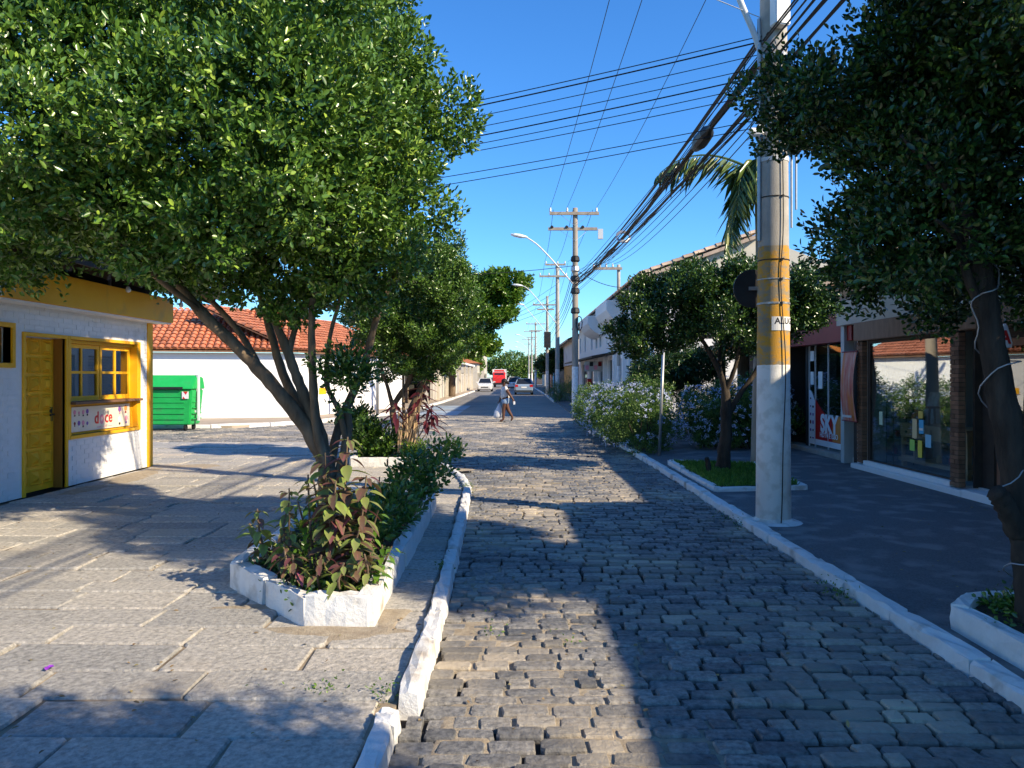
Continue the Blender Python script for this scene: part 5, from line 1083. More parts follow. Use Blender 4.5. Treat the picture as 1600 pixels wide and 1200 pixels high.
# service lines across the street to the kiosk
ORD = ['topmost', 'second thick', 'third', 'fourth', 'fifth, thicker', 'sixth', 'seventh', 'second lowest', 'lowest']
for k, (z0, z1, r_) in enumerate(((5.42, 5.0, .006), (5.36, 4.92, .009), (5.22, 4.80, .005), (5.08, 4.66, .005), (4.98, 4.52, .008), (4.88, 4.42, .005), (4.78, 4.36, .005), (4.50, 4.12, .005), (4.42, 3.98, .005))):
    cable((P1[0] - .14, P1[1] - .02, z0), (-6.45, 12.6, z1), 0.10, r_, 20, label=ORD[k] + ' of the service cables crossing from the near pole to the leafy tree', group='service cables across the street')
w = MB(); w.tube([(-6.5, 12.6, 3.1), (-6.5, 12.6, 5.1)], 0.035, 8); w.box(-6.55, -6.45, 12.55, 12.65, 3.9, 5.05); tag(w.build('service_mast', 'metal'), 'metal service mast on the kiosk roof inside the tree crown', 'mast')
cable((P1[0] - .14, P1[1] - .02, 5.62), (-7.5, 6.0, 8.6), 0.1, 0.006, 16, 'white_cable', 'thin pale cable rising from the near pole over the big tree', None, 'light_metal')
cable((P2[0], P2[1] - .1, 6.15), (-8, 26, 5.2), 0.3, 0.012, 14, label='black cable crossing the street from the lamp pole to the leafy side', group='cables across the street further on')
cable((P2[0], P2[1] - .1, 6.0), (5.2, 37.5, 5.9), 0.2, 0.015, 10, label='black cable from the lamp pole to the white building', group=None)
for k in range(4): cable((P3[0], P3[1], 6.5 + k * .5), (-5.5, 58 + 6 * k, 4.5 + .3 * k), 0.35, 0.012, 10, label='far cable crossing the street before the almond tree', group='far crossing cables')
for k in range(4): cable((PB[0] - .3 * (k + 1), PB[1] - .13, 6.95), (P1[0] - .1, P1[1], 4.5 + k * .12), 0.3, 0.009, 14, label='thin cable from the one-sided crossarm to the near painted pole', group='cables to the one-sided crossarm')

# thin sign post by the hedge, grey post across the street
def pole_post(name, label, p, q, r, m='metal'):
    w = MB(); w.tube([p, q], r, 12); w.lathe(q, [(r + .002, -.01), (r + .004, 0.004), (0.004, 0.012)], 12); o = w.build(name, m, smooth=True); return tag(o, label, 'post')
pole_post('metal_post', 'bare thin grey metal post leaning slightly beside the flower hedge', (2.93, 16.0, PZ), (3.02, 16.0, 2.38), 0.030)
pole_post('metal_post', 'grey metal post on the far corner pavement before the white wall', (-5.6, 32, 0.07), (-5.6, 32, 3.4), 0.06)

# ================================================================== TREES
def tree(name, label, base, limbs, blobs, m_leaf, m_bark, twigs, per, ln, wd, seed, group=None, **kw):
    root = T(name, label, 'tree', base, group); w = MB()
    for i, (pts, rs) in enumerate(limbs): limb(w, pts, rs, 9, seed * 10 + i)
    w.build('trunk', m_bark, root, smooth=True, fix=False)
    foliage('crown', m_leaf, root, blobs, twigs, per, ln, wd, seed, **kw)
    return root
B0 = (-1.98, 8.3, SZ)
big = tree('broadleaf_tree', 'big multi-stemmed dense tree in the coleus planter arching over the kiosk', B0, [
    ([(-1.93, 8.32, 0.0), (-1.98, 8.3, 0.45), (-2.02, 8.3, 0.8), (-2.28, 8.28, 1.24), (-2.6, 8.2, 1.65), (-2.86, 8.1, 1.96), (-3.2, 8.0, 2.32), (-3.7, 7.9, 3.0), (-4.2, 7.8, 3.8)], [0.118, 0.095, 0.090, 0.078, 0.070, 0.062, 0.056, 0.040, 0.022]),
    ([(-1.95, 8.3, 0.6), (-2.08, 8.32, 1.1), (-2.26, 8.35, 1.5), (-2.42, 8.4, 1.9), (-2.6, 8.4, 2.4), (-2.7, 8.3, 3.2), (-2.8, 8.2, 4.2)], [0.073, 0.067, 0.059, 0.050, 0.045, 0.034, 0.017]),
    ([(-1.96, 8.25, 0.7), (-2.06, 8.22, 1.05), (-2.1, 8.2, 1.5), (-2.12, 8.2, 2.0), (-2.08, 8.15, 2.5), (-1.9, 8.1, 3.3), (-1.7, 8.1, 4.2)], [0.056, 0.050, 0.044, 0.040, 0.037, 0.028, 0.017]),
    ([(-1.9, 8.35, 0.5), (-1.82, 8.38, 0.85), (-1.78, 8.4, 1.12), (-1.80, 8.4, 1.32)], [0.062, 0.048, 0.045, 0.042]),
    ([(-1.80, 8.36, 1.0), (-1.86, 8.3, 1.3), (-1.98, 8.25, 1.62), (-1.9, 8.2, 2.2), (-1.6, 8.1, 3.0)], [0.034, 0.028, 0.026, 0.022, 0.011]),
    ([(-2.0, 8.4, .5), (-1.92, 8.55, 1.1), (-1.7, 8.7, 1.7), (-1.5, 8.7, 2.4), (-1.2, 8.6, 3.0)], [0.053, 0.048, 0.044, 0.035, 0.018]),
    ([(-2.1, 8.35, 1.0), (-2.5, 8.6, 1.6), (-2.75, 8.8, 2.2), (-3.0, 8.9, 3.0)], [0.062, 0.053, 0.044, 0.026]),
    ([(-2.42, 8.4, 1.9), (-2.3, 8.5, 2.4), (-2.0, 8.6, 3.0)], [0.040, 0.028, 0.017]),
    ([(-2.6, 8.2, 1.65), (-3.0, 8.4, 2.2), (-3.6, 8.6, 2.7), (-4.6, 8.7, 3.2)], [0.040, 0.034, 0.028, 0.017]),
    ([(-3.2, 8.0, 2.32), (-3.5, 7.4, 2.7), (-3.9, 6.8, 3.3)], [0.034, 0.026, 0.017])],
    clumps([(-3.0, 8.1, 4.5, 2.3, 2.2, 1.9), (-1.9, 8.3, 4.55, 1.3, 1.5, 1.35), (-1.66, 8.1, 3.5, 1.02, 1.3, 1.0), (-5.1, 8.0, 4.3, 2.0, 1.9, 1.7), (-4.2, 6.8, 3.85, 1.6, 1.3, 1.05), (-2.6, 6.9, 3.65, 1.4, 1.1, 0.95), (-2.3, 8.5, 3.0, 1.2, 1.1, 0.75), (-5.9, 7.2, 3.8, 1.3, 1.3, 0.95), (-3.6, 8.6, 3.3, 1.3, 1.2, 0.7), (-3.3, 7.3, 3.3, 1.2, 1.0, .68), (-4.1, 7.9, 4.6, 1.5, 1.5, 1.4)], 16, 3),
    'leaf_a', 'bark', 27000, 9, 0.070, 0.037, 1, shell=0.60, rough=0.15, ns=3.4, hole=-0.9)
# leafy sprout low on the trunk
foliage('side_shoot', 'leaf_mid', big, [(-1.72, 8.1, 1.75, .36, .3, .32), (-1.85, 8.0, 1.4, .2, .2, .2)], 150, 8, 0.07, 0.035, 44, shell=0.1)
tree('broadleaf_tree', 'smaller dark bushy tree in the second planter behind the big one', (-2.1, 15.0, SZ), [
    ([(-2.1, 15, .0), (-2.1, 15, .5), (-1.95, 15, 1.0), (-1.75, 15, 1.5), (-1.55, 15, 2.0), (-1.2, 15, 2.6)], [.13, .11, .1, .08, .06, .03]),
    ([(-2.15, 14.9, .1), (-2.28, 14.9, .7), (-2.3, 14.9, 1.1), (-2.0, 14.9, 1.6), (-1.85, 14.9, 2.2)], [.07, .06, .055, .045, .03]),
    ([(-2.28, 14.9, .9), (-2.4, 14.9, 1.4), (-2.55, 14.9, 1.9), (-2.6, 14.9, 2.5)], [.045, .035, .03, .02]),
    ([(-2.0, 15.1, .2), (-1.9, 15.1, .8), (-1.8, 15.1, 1.3), (-1.5, 15.1, 1.9)], [.06, .05, .04, .02]),
    ([(-2.05, 14.8, .2), (-2.1, 14.8, 1.0), (-2.1, 14.8, 2.0)], [.04, .03, .02])],
    clumps([(-1.75, 15, 3.0, 1.25, 1.2, 1.15), (-1.5, 14.8, 2.6, .8, .9, .8), (-2.5, 15, 2.7, .9, 1.0, .8), (-1.5, 14.5, 3.6, .9, .9, .7), (-1.9, 15, 2.0, .8, .8, .45)], 12, 7),
    'leaf_mid', 'bark', 7500, 9, 0.06, 0.032, 2, shell=0.6, rough=.15, tlo=.22)
tree('almond_tree', 'tall bright green almond tree arching over the far side of the street', (-5.0, 62, 0.07), [
    ([(-5.0, 62, 0), (-4.95, 62, 2.0), (-4.8, 62, 4.0), (-4.3, 62, 6.5), (-3.2, 62, 9)], [.3, .25, .22, .16, .08]),
    ([(-4.8, 62, 4), (-6, 61, 6), (-7, 60, 8)], [.16, .1, .05]), ([(-4.4, 62, 6), (-2.5, 61, 7.6), (-.8, 60, 8.6)], [.12, .08, .04])],
    [(-5.4, 61, 5.4, 2.6, 3, 2.2), (-3.4, 61, 8.2, 3.2, 3, 1.6), (-1.2, 60, 8.9, 2.2, 2.4, 1.0), (-2.0, 60, 6.4, 2.4, 2.4, 1.1), (-3.2, 60, 4.2, 2.2, 2.4, 1.1), (-5.2, 58, 3.2, 1.3, 2, .9), (-6.5, 60, 9.2, 2.6, 3, 1.6), (-.6, 60, 7.8, 1.3, 1.8, .6)],
    'leaf_bright', 'bark', 5200, 8, 0.30, 0.17, 3, shell=0.5, hole=-0.3, twig=.5, tlo=.35)
tree('broadleaf_tree', 'bright green tree standing beyond the white building behind the smaller dark tree', (-6.6, 47, 0.07), [
    ([(-6.6, 47, 0), (-6.5, 47, 2), (-6.0, 46, 4), (-5.5, 46, 6)], [.22, .18, .13, .06])],
    [(-5.6, 46, 5.0, 2.4, 2.4, 2.2), (-4.2, 46, 4.4, 1.5, 1.8, 1.3), (-6.8, 46, 4.6, 1.8, 2, 1.6), (-4.6, 46, 6.2, 1.5, 1.5, 1.0)], 'leaf_bright', 'bark', 4200, 8, 0.16, 0.09, 4, shell=0.55, twig=.3, tlo=.3)
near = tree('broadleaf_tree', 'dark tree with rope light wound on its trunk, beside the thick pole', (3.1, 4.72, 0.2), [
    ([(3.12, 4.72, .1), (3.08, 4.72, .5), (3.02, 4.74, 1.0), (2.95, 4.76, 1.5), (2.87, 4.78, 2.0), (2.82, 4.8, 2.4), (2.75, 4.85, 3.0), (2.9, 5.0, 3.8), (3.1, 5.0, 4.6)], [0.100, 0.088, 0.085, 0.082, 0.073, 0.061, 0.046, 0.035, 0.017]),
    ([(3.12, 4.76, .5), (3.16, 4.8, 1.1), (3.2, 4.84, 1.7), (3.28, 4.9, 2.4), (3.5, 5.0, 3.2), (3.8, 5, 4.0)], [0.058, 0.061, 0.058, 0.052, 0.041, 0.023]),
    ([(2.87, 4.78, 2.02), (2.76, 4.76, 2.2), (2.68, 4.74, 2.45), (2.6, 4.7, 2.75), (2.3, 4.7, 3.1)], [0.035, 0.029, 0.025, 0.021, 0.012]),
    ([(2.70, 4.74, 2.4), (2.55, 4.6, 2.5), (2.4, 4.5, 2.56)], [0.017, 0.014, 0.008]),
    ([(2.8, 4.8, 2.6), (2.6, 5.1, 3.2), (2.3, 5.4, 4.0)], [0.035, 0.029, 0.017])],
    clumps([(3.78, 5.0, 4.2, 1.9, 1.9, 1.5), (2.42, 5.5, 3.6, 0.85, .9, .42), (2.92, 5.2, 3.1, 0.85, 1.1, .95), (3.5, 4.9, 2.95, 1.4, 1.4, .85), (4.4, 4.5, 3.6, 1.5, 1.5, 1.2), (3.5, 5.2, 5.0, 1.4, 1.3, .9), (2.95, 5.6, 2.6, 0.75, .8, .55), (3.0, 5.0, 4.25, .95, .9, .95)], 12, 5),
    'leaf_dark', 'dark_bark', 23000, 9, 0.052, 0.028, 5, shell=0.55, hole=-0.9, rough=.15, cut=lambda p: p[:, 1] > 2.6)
# stub of a cut limb low on the trunk
w = MB(); limb(w, [(3.02, 4.72, .72), (2.9, 4.66, .9), (2.82, 4.62, .98)], [.07, .06, .05], 8, 77); w.build('limb_stub', 'dark_bark', near, smooth=True)
w = MB(); pts = []
for k in range(90):
    t = k / 89; z = 0.35 + 2.1 * t; cx = 3.1 - .13 * z; th = 2 * math.pi * 4.2 * t + .8 + .9 * math.sin(k * .22); r_ = .113 - .014 * z + .02 * math.sin(k * .9); pts.append((cx + .03 + r_ * 1.15 * math.cos(th), 4.74 + r_ * math.sin(th), z + .06 * math.sin(k * .37)))
w.tube(pts, 0.0045, 6); tag(w.build('rope_light', 'metal', smooth=True), 'pale unlit rope light wound round the dark near trunk', 'rope light')
mid = tree('broadleaf_tree', 'small dark-stemmed tree with a rounded crown in the grass bed behind the pole', (3.42, 13.0, 0.11), [
    ([(3.42, 13, 0), (3.44, 13, .3), (3.48, 13, .7), (3.48, 13, 1.1), (3.46, 13, 1.5), (3.3, 13, 1.9), (3.0, 13, 2.4)], [.15, .115, .10, .09, .06, .045, .025]),
    ([(3.48, 13, .95), (3.7, 13, 1.35), (3.95, 13, 1.7), (4.2, 13, 2.2)], [.055, .045, .04, .025]),
    ([(3.46, 13, 1.4), (3.6, 12.9, 1.8), (3.7, 12.8, 2.4)], [.045, .035, .02]), ([(3.44, 13, 1.5), (3.4, 13.1, 2.0), (3.5, 13.1, 2.6)], [.04, .03, .02])],
    clumps([(3.5, 13, 2.75, 1.2, 1.1, .8), (2.5, 12.9, 2.75, .85, .9, .66), (4.4, 13, 2.95, .85, .9, .55), (1.98, 12.9, 2.35, .52, .6, .4), (3.3, 12.7, 3.2, .9, .8, .42), (2.7, 13, 3.15, .6, .7, .35), (4.85, 13, 2.75, .45, .6, .35)], 12, 6),
    'leaf_dark', 'dark_bark', 7500, 9, 0.06, 0.034, 6, shell=0.55, tlo=.12, rough=.15)
w = MB(); limb(w, [(3.12, 12.6, .08), (3.08, 12.6, .28), (3.06, 12.58, .36)], [.045, .042, .035], 7, 5); tag(w.build('tree_stump', 'dark_bark', smooth=True), 'short cut stem stump in the grass bed', 'stump')
# trees behind the hedges, far trees
tree('feathery_tree', 'dark feathery drooping tree behind the flower hedge and the metal post', (3.9, 21, PZ), [([(3.9, 21, 0), (3.95, 21, 1), (3.9, 21, 1.8)], [.07, .06, .04])],
     [(3.9, 20.8, 1.75, 1.1, .9, .65), (4.8, 21, 1.9, .9, .9, .6), (3.4, 20.5, 1.5, .6, .7, .5)], 'leaf_dark', 'dark_bark', 1500, 10, 0.12, 0.03, 9, shell=.3, up=-.5, bend=.5)
tree('round_tree', 'small round dark tree on the far pavement behind the lamp poles', (3.6, 84, PZ), [([(3.6, 84, 0), (3.6, 84, 2)], [.12, .08])], [(3.5, 84, 3.0, 1.5, 1.5, 1.2), (4.6, 84, 3.8, 1.4, 1.4, 1.0)], 'leaf_dark', 'dark_bark', 1200, 7, 0.22, 0.13, 10, shell=.4, twig=.3)
for k, (x, y, z, r_, lab) in enumerate(((-1.5, 190, 4.5, 5.0, 'leafy tree closing the view at the end of the street'), (4.5, 205, 4, 5, 'green tree at the street end behind the farthest poles'), (-8.5, 112, 4.2, 3.2, 'green tree behind the far garden wall and pale house'), (-9.5, 88, 4.6, 3.0, 'bushy tree over the far garden wall beside the almond'))):
    tree('far_tree', lab, (x, y, 0), [([(x, y, 0), (x, y, z)], [.25, .15])], [(x, y, z, r_, r_, r_ * .7), (x + r_ * .6, y, z - .8, r_ * .6, r_ * .6, r_ * .5), (x - r_ * .6, y, z - .6, r_ * .6, r_ * .6, r_ * .5)], ['leaf_mid', 'leaf_mid', 'leaf_bright', 'leaf_mid'][k], 'bark', 1500, 7, 0.4, 0.25, 20 + k, shell=.5, twig=.6)
tree('broadleaf_tree', 'street tree behind the viewer whose shadow lies across the near slabs', (3.3, 0.1, PZ), [([(3.3, .1, 0), (3.25, .15, 1.2), (2.9, .4, 2.2), (2.5, .6, 3.0)], [.14, .11, .08, .04])],
     [(2.45, .7, 3.15, 1.25, .85, .6), (3.4, .4, 3.5, 1.1, .9, .7)], 'leaf_dark', 'dark_bark', 2600, 8, 0.06, 0.034, 30, shell=.3, hole=-.3)

# palm behind the thick pole
PX, PY, PZ_ = 4.55, 14.6, 5.4
pm = T('coconut_palm', 'coconut palm with drooping fronds behind the thick painted pole', 'palm', (4.5, 14.6, PZ))
w = MB(); w.tube([(4.5, PY, 0), (4.52, PY, 1.6), (4.56, PY, 3.2), (PX, PY, PZ_)], [.14, .11, .10, .11], 12, jit=.05, smooth=5); w.build('trunk', 'pole_wood', pm, smooth=True)
def frond(az, lift, ln, droop, seed, sag=1.0):
    rng = np.random.default_rng(seed); n = 46; t = np.linspace(0, 1, n); h = np.array([math.cos(az), math.sin(az), 0])
    x = ln * (t - 0.25 * droop * t ** 2); z = lift * ln * t - droop * ln * t ** 2.1
    sp = np.array([PX, PY, PZ_]) + h[None] * x[:, None] + np.array([0, 0, 1.0])[None] * z[:, None]
    tg = np.gradient(sp, axis=0); tg /= np.linalg.norm(tg, axis=1, keepdims=True); side = np.cross(tg, [0, 0, 1.0]); side /= np.linalg.norm(side, axis=1, keepdims=True)
    sel = t > 0.12; Ps, Ds, Ns, Ls = [], [], [], []
    L = 0.62 * np.sin(np.pi * np.clip(t * .82 + .16, 0, 1)) ** .7 + .1
    for s in (-1, 1):
        d = tg * 0.55 + side * s * 0.75 - np.array([0, 0, 1.0]) * (0.55 * sag + 0.5 * t)[:, None] + rng.normal(0, .08, sp.shape)
        Ps.append(sp[sel]); Ds.append(d[sel]); Ns.append((np.cross(d, tg) * s)[sel]); Ls.append(L[sel])
    P = np.concatenate(Ps); D = np.concatenate(Ds); Nn = np.concatenate(Ns); L = np.concatenate(Ls)
    V, F = leaves_np(P, D, Nn, L, np.full(len(P), 0.05), rng, .35); o = np.array(ORG[pm])
    link('frond', np_mesh('frond', V - o, F, np.repeat(rng.uniform(.1, .95, len(P)), 6)), 'leaf_palm', pm)
    w = MB(); w.tube([tuple(p) for p in sp[::4]], list(np.linspace(.03, .006, len(sp[::4]))), 6); w.build('rachis', 'leaf_palm', pm, smooth=True)
for k, (az, lf, ln, dr_) in enumerate(((3.12, 0.62, 2.25, 0.62), (3.4, 0.2, 1.0, 1.5), (3.9, .9, 1.3, 1.5), (1.2, 1.1, 1.5, 1.0), (2.2, .3, 1.2, 1.4), (4.3, 1.0, 1.2, 1.5))): frond(az, lf, ln, dr_, k)

# ================================================================== HEDGES AND PLANTING
def hedge(name, label, blobs, twigs, flowers, seed, leaf='leaf_hedge'):
    c = blobs[0]; root = T(name, label, 'hedge', (c[0], c[1], PZ), 'flowering hedges on the pavement')
    foliage('foliage', leaf, root, clumps([(x, y, z * 1.05, a * 1.12, b * 1.1, h * 1.12) for x, y, z, a, b, h in blobs], 9, seed, .42, .92), int(twigs * 1.4), 8, 0.06, 0.026, seed, shell=.5, zmin=0.06)
    if flowers: foliage('flowers', 'flower_blue', root, [(x, y, z * 1.05, a * 1.14, b * 1.12, h * 1.14) for x, y, z, a, b, h in blobs], int(flowers * 1.6), 8, 0.032, 0.028, seed + 50, shell=.92, twig=.01, flat=True, zmin=0.15, hole=-.6)
    w = MB(); rr = random.Random(seed)
    for b in blobs:
        for k in range(5): w.tube([(b[0] + rr.uniform(-.2, .2), b[1] + rr.uniform(-.3, .3), PZ - .02), (b[0] + rr.uniform(-.4, .4), b[1] + rr.uniform(-.5, .5), b[2])], .012, 5)
    w.build('stems', 'dark_bark', root, kind='stuff')
hedge('flowering_hedge', 'pale blue flowering hedge spilling over the kerb beside the thin metal post', [(2.72, 17.0, .68, .82, .85, .70), (2.6, 18.5, .72, .8, .95, .72), (2.62, 20.2, .72, .75, 1.0, .70), (2.62, 22.0, .68, .7, 1.0, .68), (2.6, 24.0, .66, .66, 1.1, .66), (2.58, 26.0, .62, .58, 1.1, .62)], 5200, 760, 61)
hedge('flowering_hedge', 'blue flowering hedge across the path, partly behind the thick pole', [(4.35, 17.8, .72, .62, .7, .62), (5.05, 17.6, .78, .7, .7, .74), (5.75, 18.2, .8, .6, .8, .74)], 2600, 520, 62)
hedge('green_hedge', 'dark green hedge without flowers behind the path between the flower hedges', [(4.7, 22.6, .7, .9, .9, .8), (5.7, 23, .7, .9, .9, .8), (3.9, 24, .7, .7, 1.2, .7)], 1900, 60, 63, 'leaf_mid')
hedge('green_hedge', 'small dark shrub by the kerb before the white-footed second pole', [(3.0, 50, .7, .8, 1.6, .7), (3.0, 52, .6, .6, 1.2, .6)], 700, 0, 64, 'leaf_mid')

# coleus leaves: one mesh, many leaves
def leaf_mesh(name, widths, fold=.10, droop=.28):
    xs = [0, .12, .34, .6, .82, 1.0]; V, F = [], []
    for x, h in zip(xs, widths):
        for s in (-1, 0, 1): V.append((x, s * h, -droop * x * x + (fold * abs(s) * h * 2)))
    for i in range(5):
        for j in range(2): a = i * 3 + j; F.append((a, a + 3, a + 4, a + 1))
    me = bpy.data.meshes.new(name); me.from_pydata(V, [], F); me.polygons.foreach_set('use_smooth', [True] * len(F)); me.update(); return me
CW = [.015, .17, .28, .24, .12, .004]
LM = {k: leaf_mesh('leaf', CW, .12, .3) for k in ('coleus_purple', 'coleus_pink', 'coleus_green')}
LM['lime'] = leaf_mesh('leaf', [.02, .16, .26, .22, .11, .004], .1, .35); LM['dark'] = leaf_mesh('leaf', [.02, .18, .24, .2, .1, .004], .1, .25); LM['wine'] = leaf_mesh('leaf', [.02, .07, .11, .1, .06, .003], .2, .3)
for k, m_ in (('coleus_purple', 'coleus_purple'), ('coleus_pink', 'coleus_pink'), ('coleus_green', 'coleus_green'), ('lime', 'leaf_bright'), ('dark', 'leaf_mid'), ('wine', 'leaf_wine')): LM[k].materials.append(M[m_])
def leafy(name, label, base, stems, kinds, size, per, seed, cat='plant', t0=.25, droop=.3, nodes=None):
    root = T(name, label, cat, base); rr = random.Random(seed)
    for p, q in stems:
        w = MB(); p = Vector(p); q = Vector(q); mid_ = p.lerp(q, .5) + Vector((rr.uniform(-.04, .04), rr.uniform(-.04, .04), 0)); w.tube([p, mid_, q], [.011, .009, .006], 6, smooth=3); w.build('stem', 'bark', root)
        for i in range(per):
            t = t0 + (1 - t0) * (i + .5) / per; c = p.lerp(mid_, t * 2) if t < .5 else mid_.lerp(q, t * 2 - 1)
            az0 = i * 1.6 + rr.uniform(-.4, .4)
            for s in ((0, 1) if i < per - 1 else (0, 1, .5, 1.5)):
                az = az0 + s * math.pi + rr.uniform(-.35, .35); sz = size * rr.uniform(.7, 1.2) * (1 - .35 * abs(t - .6)); 
                if i == per - 1: sz *= .8
                place('leaf', LM[rr.choice(kinds)], None, root, (c.x + .03 * math.cos(az), c.y + .03 * math.sin(az), c.z), (rr.uniform(-.35, .35), rr.uniform(-.15, .5) + droop * (1 - t) , az), (sz, sz * rr.uniform(.85, 1.1), sz))
    return root
zs = 0.20
leafy('coleus_plant', 'tall coleus with purple and pink-veined leaves in front of the big trunk', (-1.2, 5.5, zs), [((-1.2, 5.5, zs), (-1.16, 5.45, 1.24)), ((-1.25, 5.6, zs), (-1.34, 5.55, 1.12)), ((-1.15, 5.45, zs), (-1.02, 5.4, .98)), ((-1.3, 5.5, zs), (-1.28, 5.4, .72)), ((-1.1, 5.4, zs), (-1.05, 5.3, .62)), ((-1.35, 5.7, zs), (-1.45, 5.65, .92)), ((-1.28, 5.45, zs), (-1.22, 5.35, .95))], ['coleus_purple', 'coleus_purple', 'coleus_pink', 'coleus_green'], .145, 18, 71)
leafy('coleus_plant', 'low coleus with green-rimmed leaves at the narrow corner of the stone planter', (-1.85, 5.95, zs), [((-1.85, 6.0, zs), (-1.95, 5.95, .66)), ((-1.75, 5.9, zs), (-1.68, 5.85, .72)), ((-1.9, 6.1, zs), (-2.06, 6.1, .52)), ((-1.7, 5.75, zs), (-1.6, 5.65, .55)), ((-1.8, 6.2, zs), (-1.78, 6.2, .78))], ['coleus_green', 'coleus_green', 'coleus_purple'], .13, 7, 72)
leafy('coleus_plant', 'short spreading coleus along the front wall of the stone planter', (-1.3, 5.25, zs), [((-1.45, 5.4, zs), (-1.5, 5.3, .46)), ((-1.3, 5.3, zs), (-1.28, 5.2, .48)), ((-1.15, 5.22, zs), (-1.12, 5.15, .44)), ((-1.55, 5.55, zs), (-1.6, 5.45, .5)), ((-1.02, 5.3, zs), (-1.0, 5.22, .48))], ['coleus_purple', 'coleus_green', 'coleus_pink', 'coleus_purple'], .12, 5, 73, t0=.3)
leafy('lime_plant', 'bright lime green leafy plant at the kerb side corner of the planter', (-1.0, 5.6, zs), [((-1.02, 5.6, zs), (-.93, 5.5, .48)), ((-1.0, 5.75, zs), (-.90, 5.75, .42)), ((-1.0, 5.45, zs), (-.96, 5.35, .38)), ((-1.05, 5.8, zs), (-1.0, 5.75, .68)), ((-1.45, 5.75, zs), (-1.5, 5.7, .95)), ((-1.5, 5.8, zs), (-1.58, 5.72, .75))], ['lime'], .095, 6, 74)
root = T('green_shrub', 'dark green fine-leaved shrub filling the rear of the coleus planter', 'shrub', (-1.3, 7.2, zs))
foliage('foliage', 'leaf_mid', root, [(-1.2, 6.5, .42, .28, .4, .24), (-1.15, 7.3, .45, .3, .5, .25), (-1.0, 8.2, .62, .40, .5, .30), (-1.5, 7.0, .4, .3, .4, .22), (-.9, 8.8, .78, .42, .4, .24), (-1.55, 6.2, .38, .26, .3, .2)], 560, 8, .07, .036, 75, shell=.3, zmin=.2)
w = MB()
for k in range(14): w.tube([(-1.5 + .06 * (k % 6), 6.4 + .18 * k, zs - .02), (-1.5 + .09 * (k % 6), 6.3 + .2 * k, .55)], .008, 5)
w.build('stems', 'bark', root, kind='stuff')
root = T('ground_cover', 'small leaved ground cover along the planter front', 'ground cover', (-1.4, 5.4, zs), kind='stuff')
foliage('ground_leaves', 'leaf_mid', root, [(-1.25, 5.4, .22, .35, .28, .10), (-1.75, 6.1, .22, .35, .4, .12), (-1.5, 5.65, .22, .35, .35, .1)], 330, 6, .045, .026, 76, shell=.2)
# second planter
root = T('green_shrub', 'leafy green shrub at the end of the second low planter', 'shrub', (-2.8, 14.8, zs))
foliage('foliage', 'leaf_mid', root, [(-2.75, 14.8, .5, .45, .5, .42), (-2.45, 14.7, .45, .35, .4, .34), (-3.0, 15.2, .7, .4, .5, .4)], 620, 9, .10, .045, 81, shell=.3)
root = T('lime_tuft', 'small lime green feathery tuft at the tip of the second planter', 'plant', (-1.75, 14.3, zs))
foliage('foliage', 'leaf_bright', root, [(-1.78, 14.3, .36, .26, .3, .2)], 190, 9, .06, .018, 82, shell=.2)
leafy('cordyline', 'red-leaved cordyline with cane stems in the second low planter', (-1.95, 14.4, zs), [((-2.0, 14.45, zs), (-1.7, 14.4, 1.35)), ((-1.95, 14.4, zs), (-1.5, 14.3, 1.15)), ((-2.05, 14.4, zs), (-1.62, 14.35, 1.62)), ((-1.9, 14.4, zs), (-1.45, 14.3, .98)), ((-2.0, 14.3, zs), (-2.2, 14.3, 1.2))], ['wine'], .34, 7, 83, t0=.62)
w = MB(); rr = random.Random(6)
for k in range(16): x = -2.15 + rr.uniform(0, .4); w.tube([(x, 14.35 + rr.uniform(-.1, .15), zs - .03), (x + rr.uniform(-.05, .12), 14.35, rr.uniform(.7, 1.15))], .010, 5)
tag(w.build('cane_stems', 'pale_wood'), 'cluster of bare tan canes beside the red cordyline', 'canes')

def grass(name, label, poly, n, h, seed, z, m='grass'):
    rng = np.random.default_rng(seed); xs = [p[0] for p in poly]; ys = [p[1] for p in poly]; P = np.c_[rng.uniform(min(xs), max(xs), n * 2), rng.uniform(min(ys), max(ys), n * 2)]
    ins = np.zeros(len(P), bool); j = len(poly) - 1
    for i in range(len(poly)):
        a, b = poly[i], poly[j]; c = ((a[1] > P[:, 1]) != (b[1] > P[:, 1])) & (P[:, 0] < (b[0] - a[0]) * (P[:, 1] - a[1]) / (b[1] - a[1] + 1e-9) + a[0]); ins ^= c; j = i
    P = P[ins][:n]; P = np.c_[P, np.full(len(P), z)]; D = rng.normal(0, .45, P.shape) + np.array([0, 0, 1.0]); D[:, 2] = np.abs(D[:, 2])
    V, F = leaves_np(P, D, rng.normal(size=P.shape), np.full(len(P), h), np.full(len(P), .012), rng, .5)
    o = link(name, np_mesh(name, V, F, np.repeat(rng.uniform(.02, .97, len(P)), 6)), m, kind='stuff'); o['label'] = label; o['category'] = 'grass'
grass('grass', 'bright green grass in the low edged bed under the small pavement tree', [(2.86, 11.05), (4.05, 11.25), (4.15, 13.85), (2.86, 14.2)], 9000, .075, 91, .105)
root = T('ground_cover', 'low dark green ground cover in the curved planter round the near trunk', 'ground cover', (3.4, 4, .2), kind='stuff')
foliage('ground_leaves', 'leaf_mid', root, [(3.4, 4.7, .22, .55, .5, .10), (3.4, 3.6, .22, .55, .9, .1), (3.2, 5.0, .22, .3, .2, .08)], 900, 6, .04, .024, 92, shell=.1, zmin=.19)
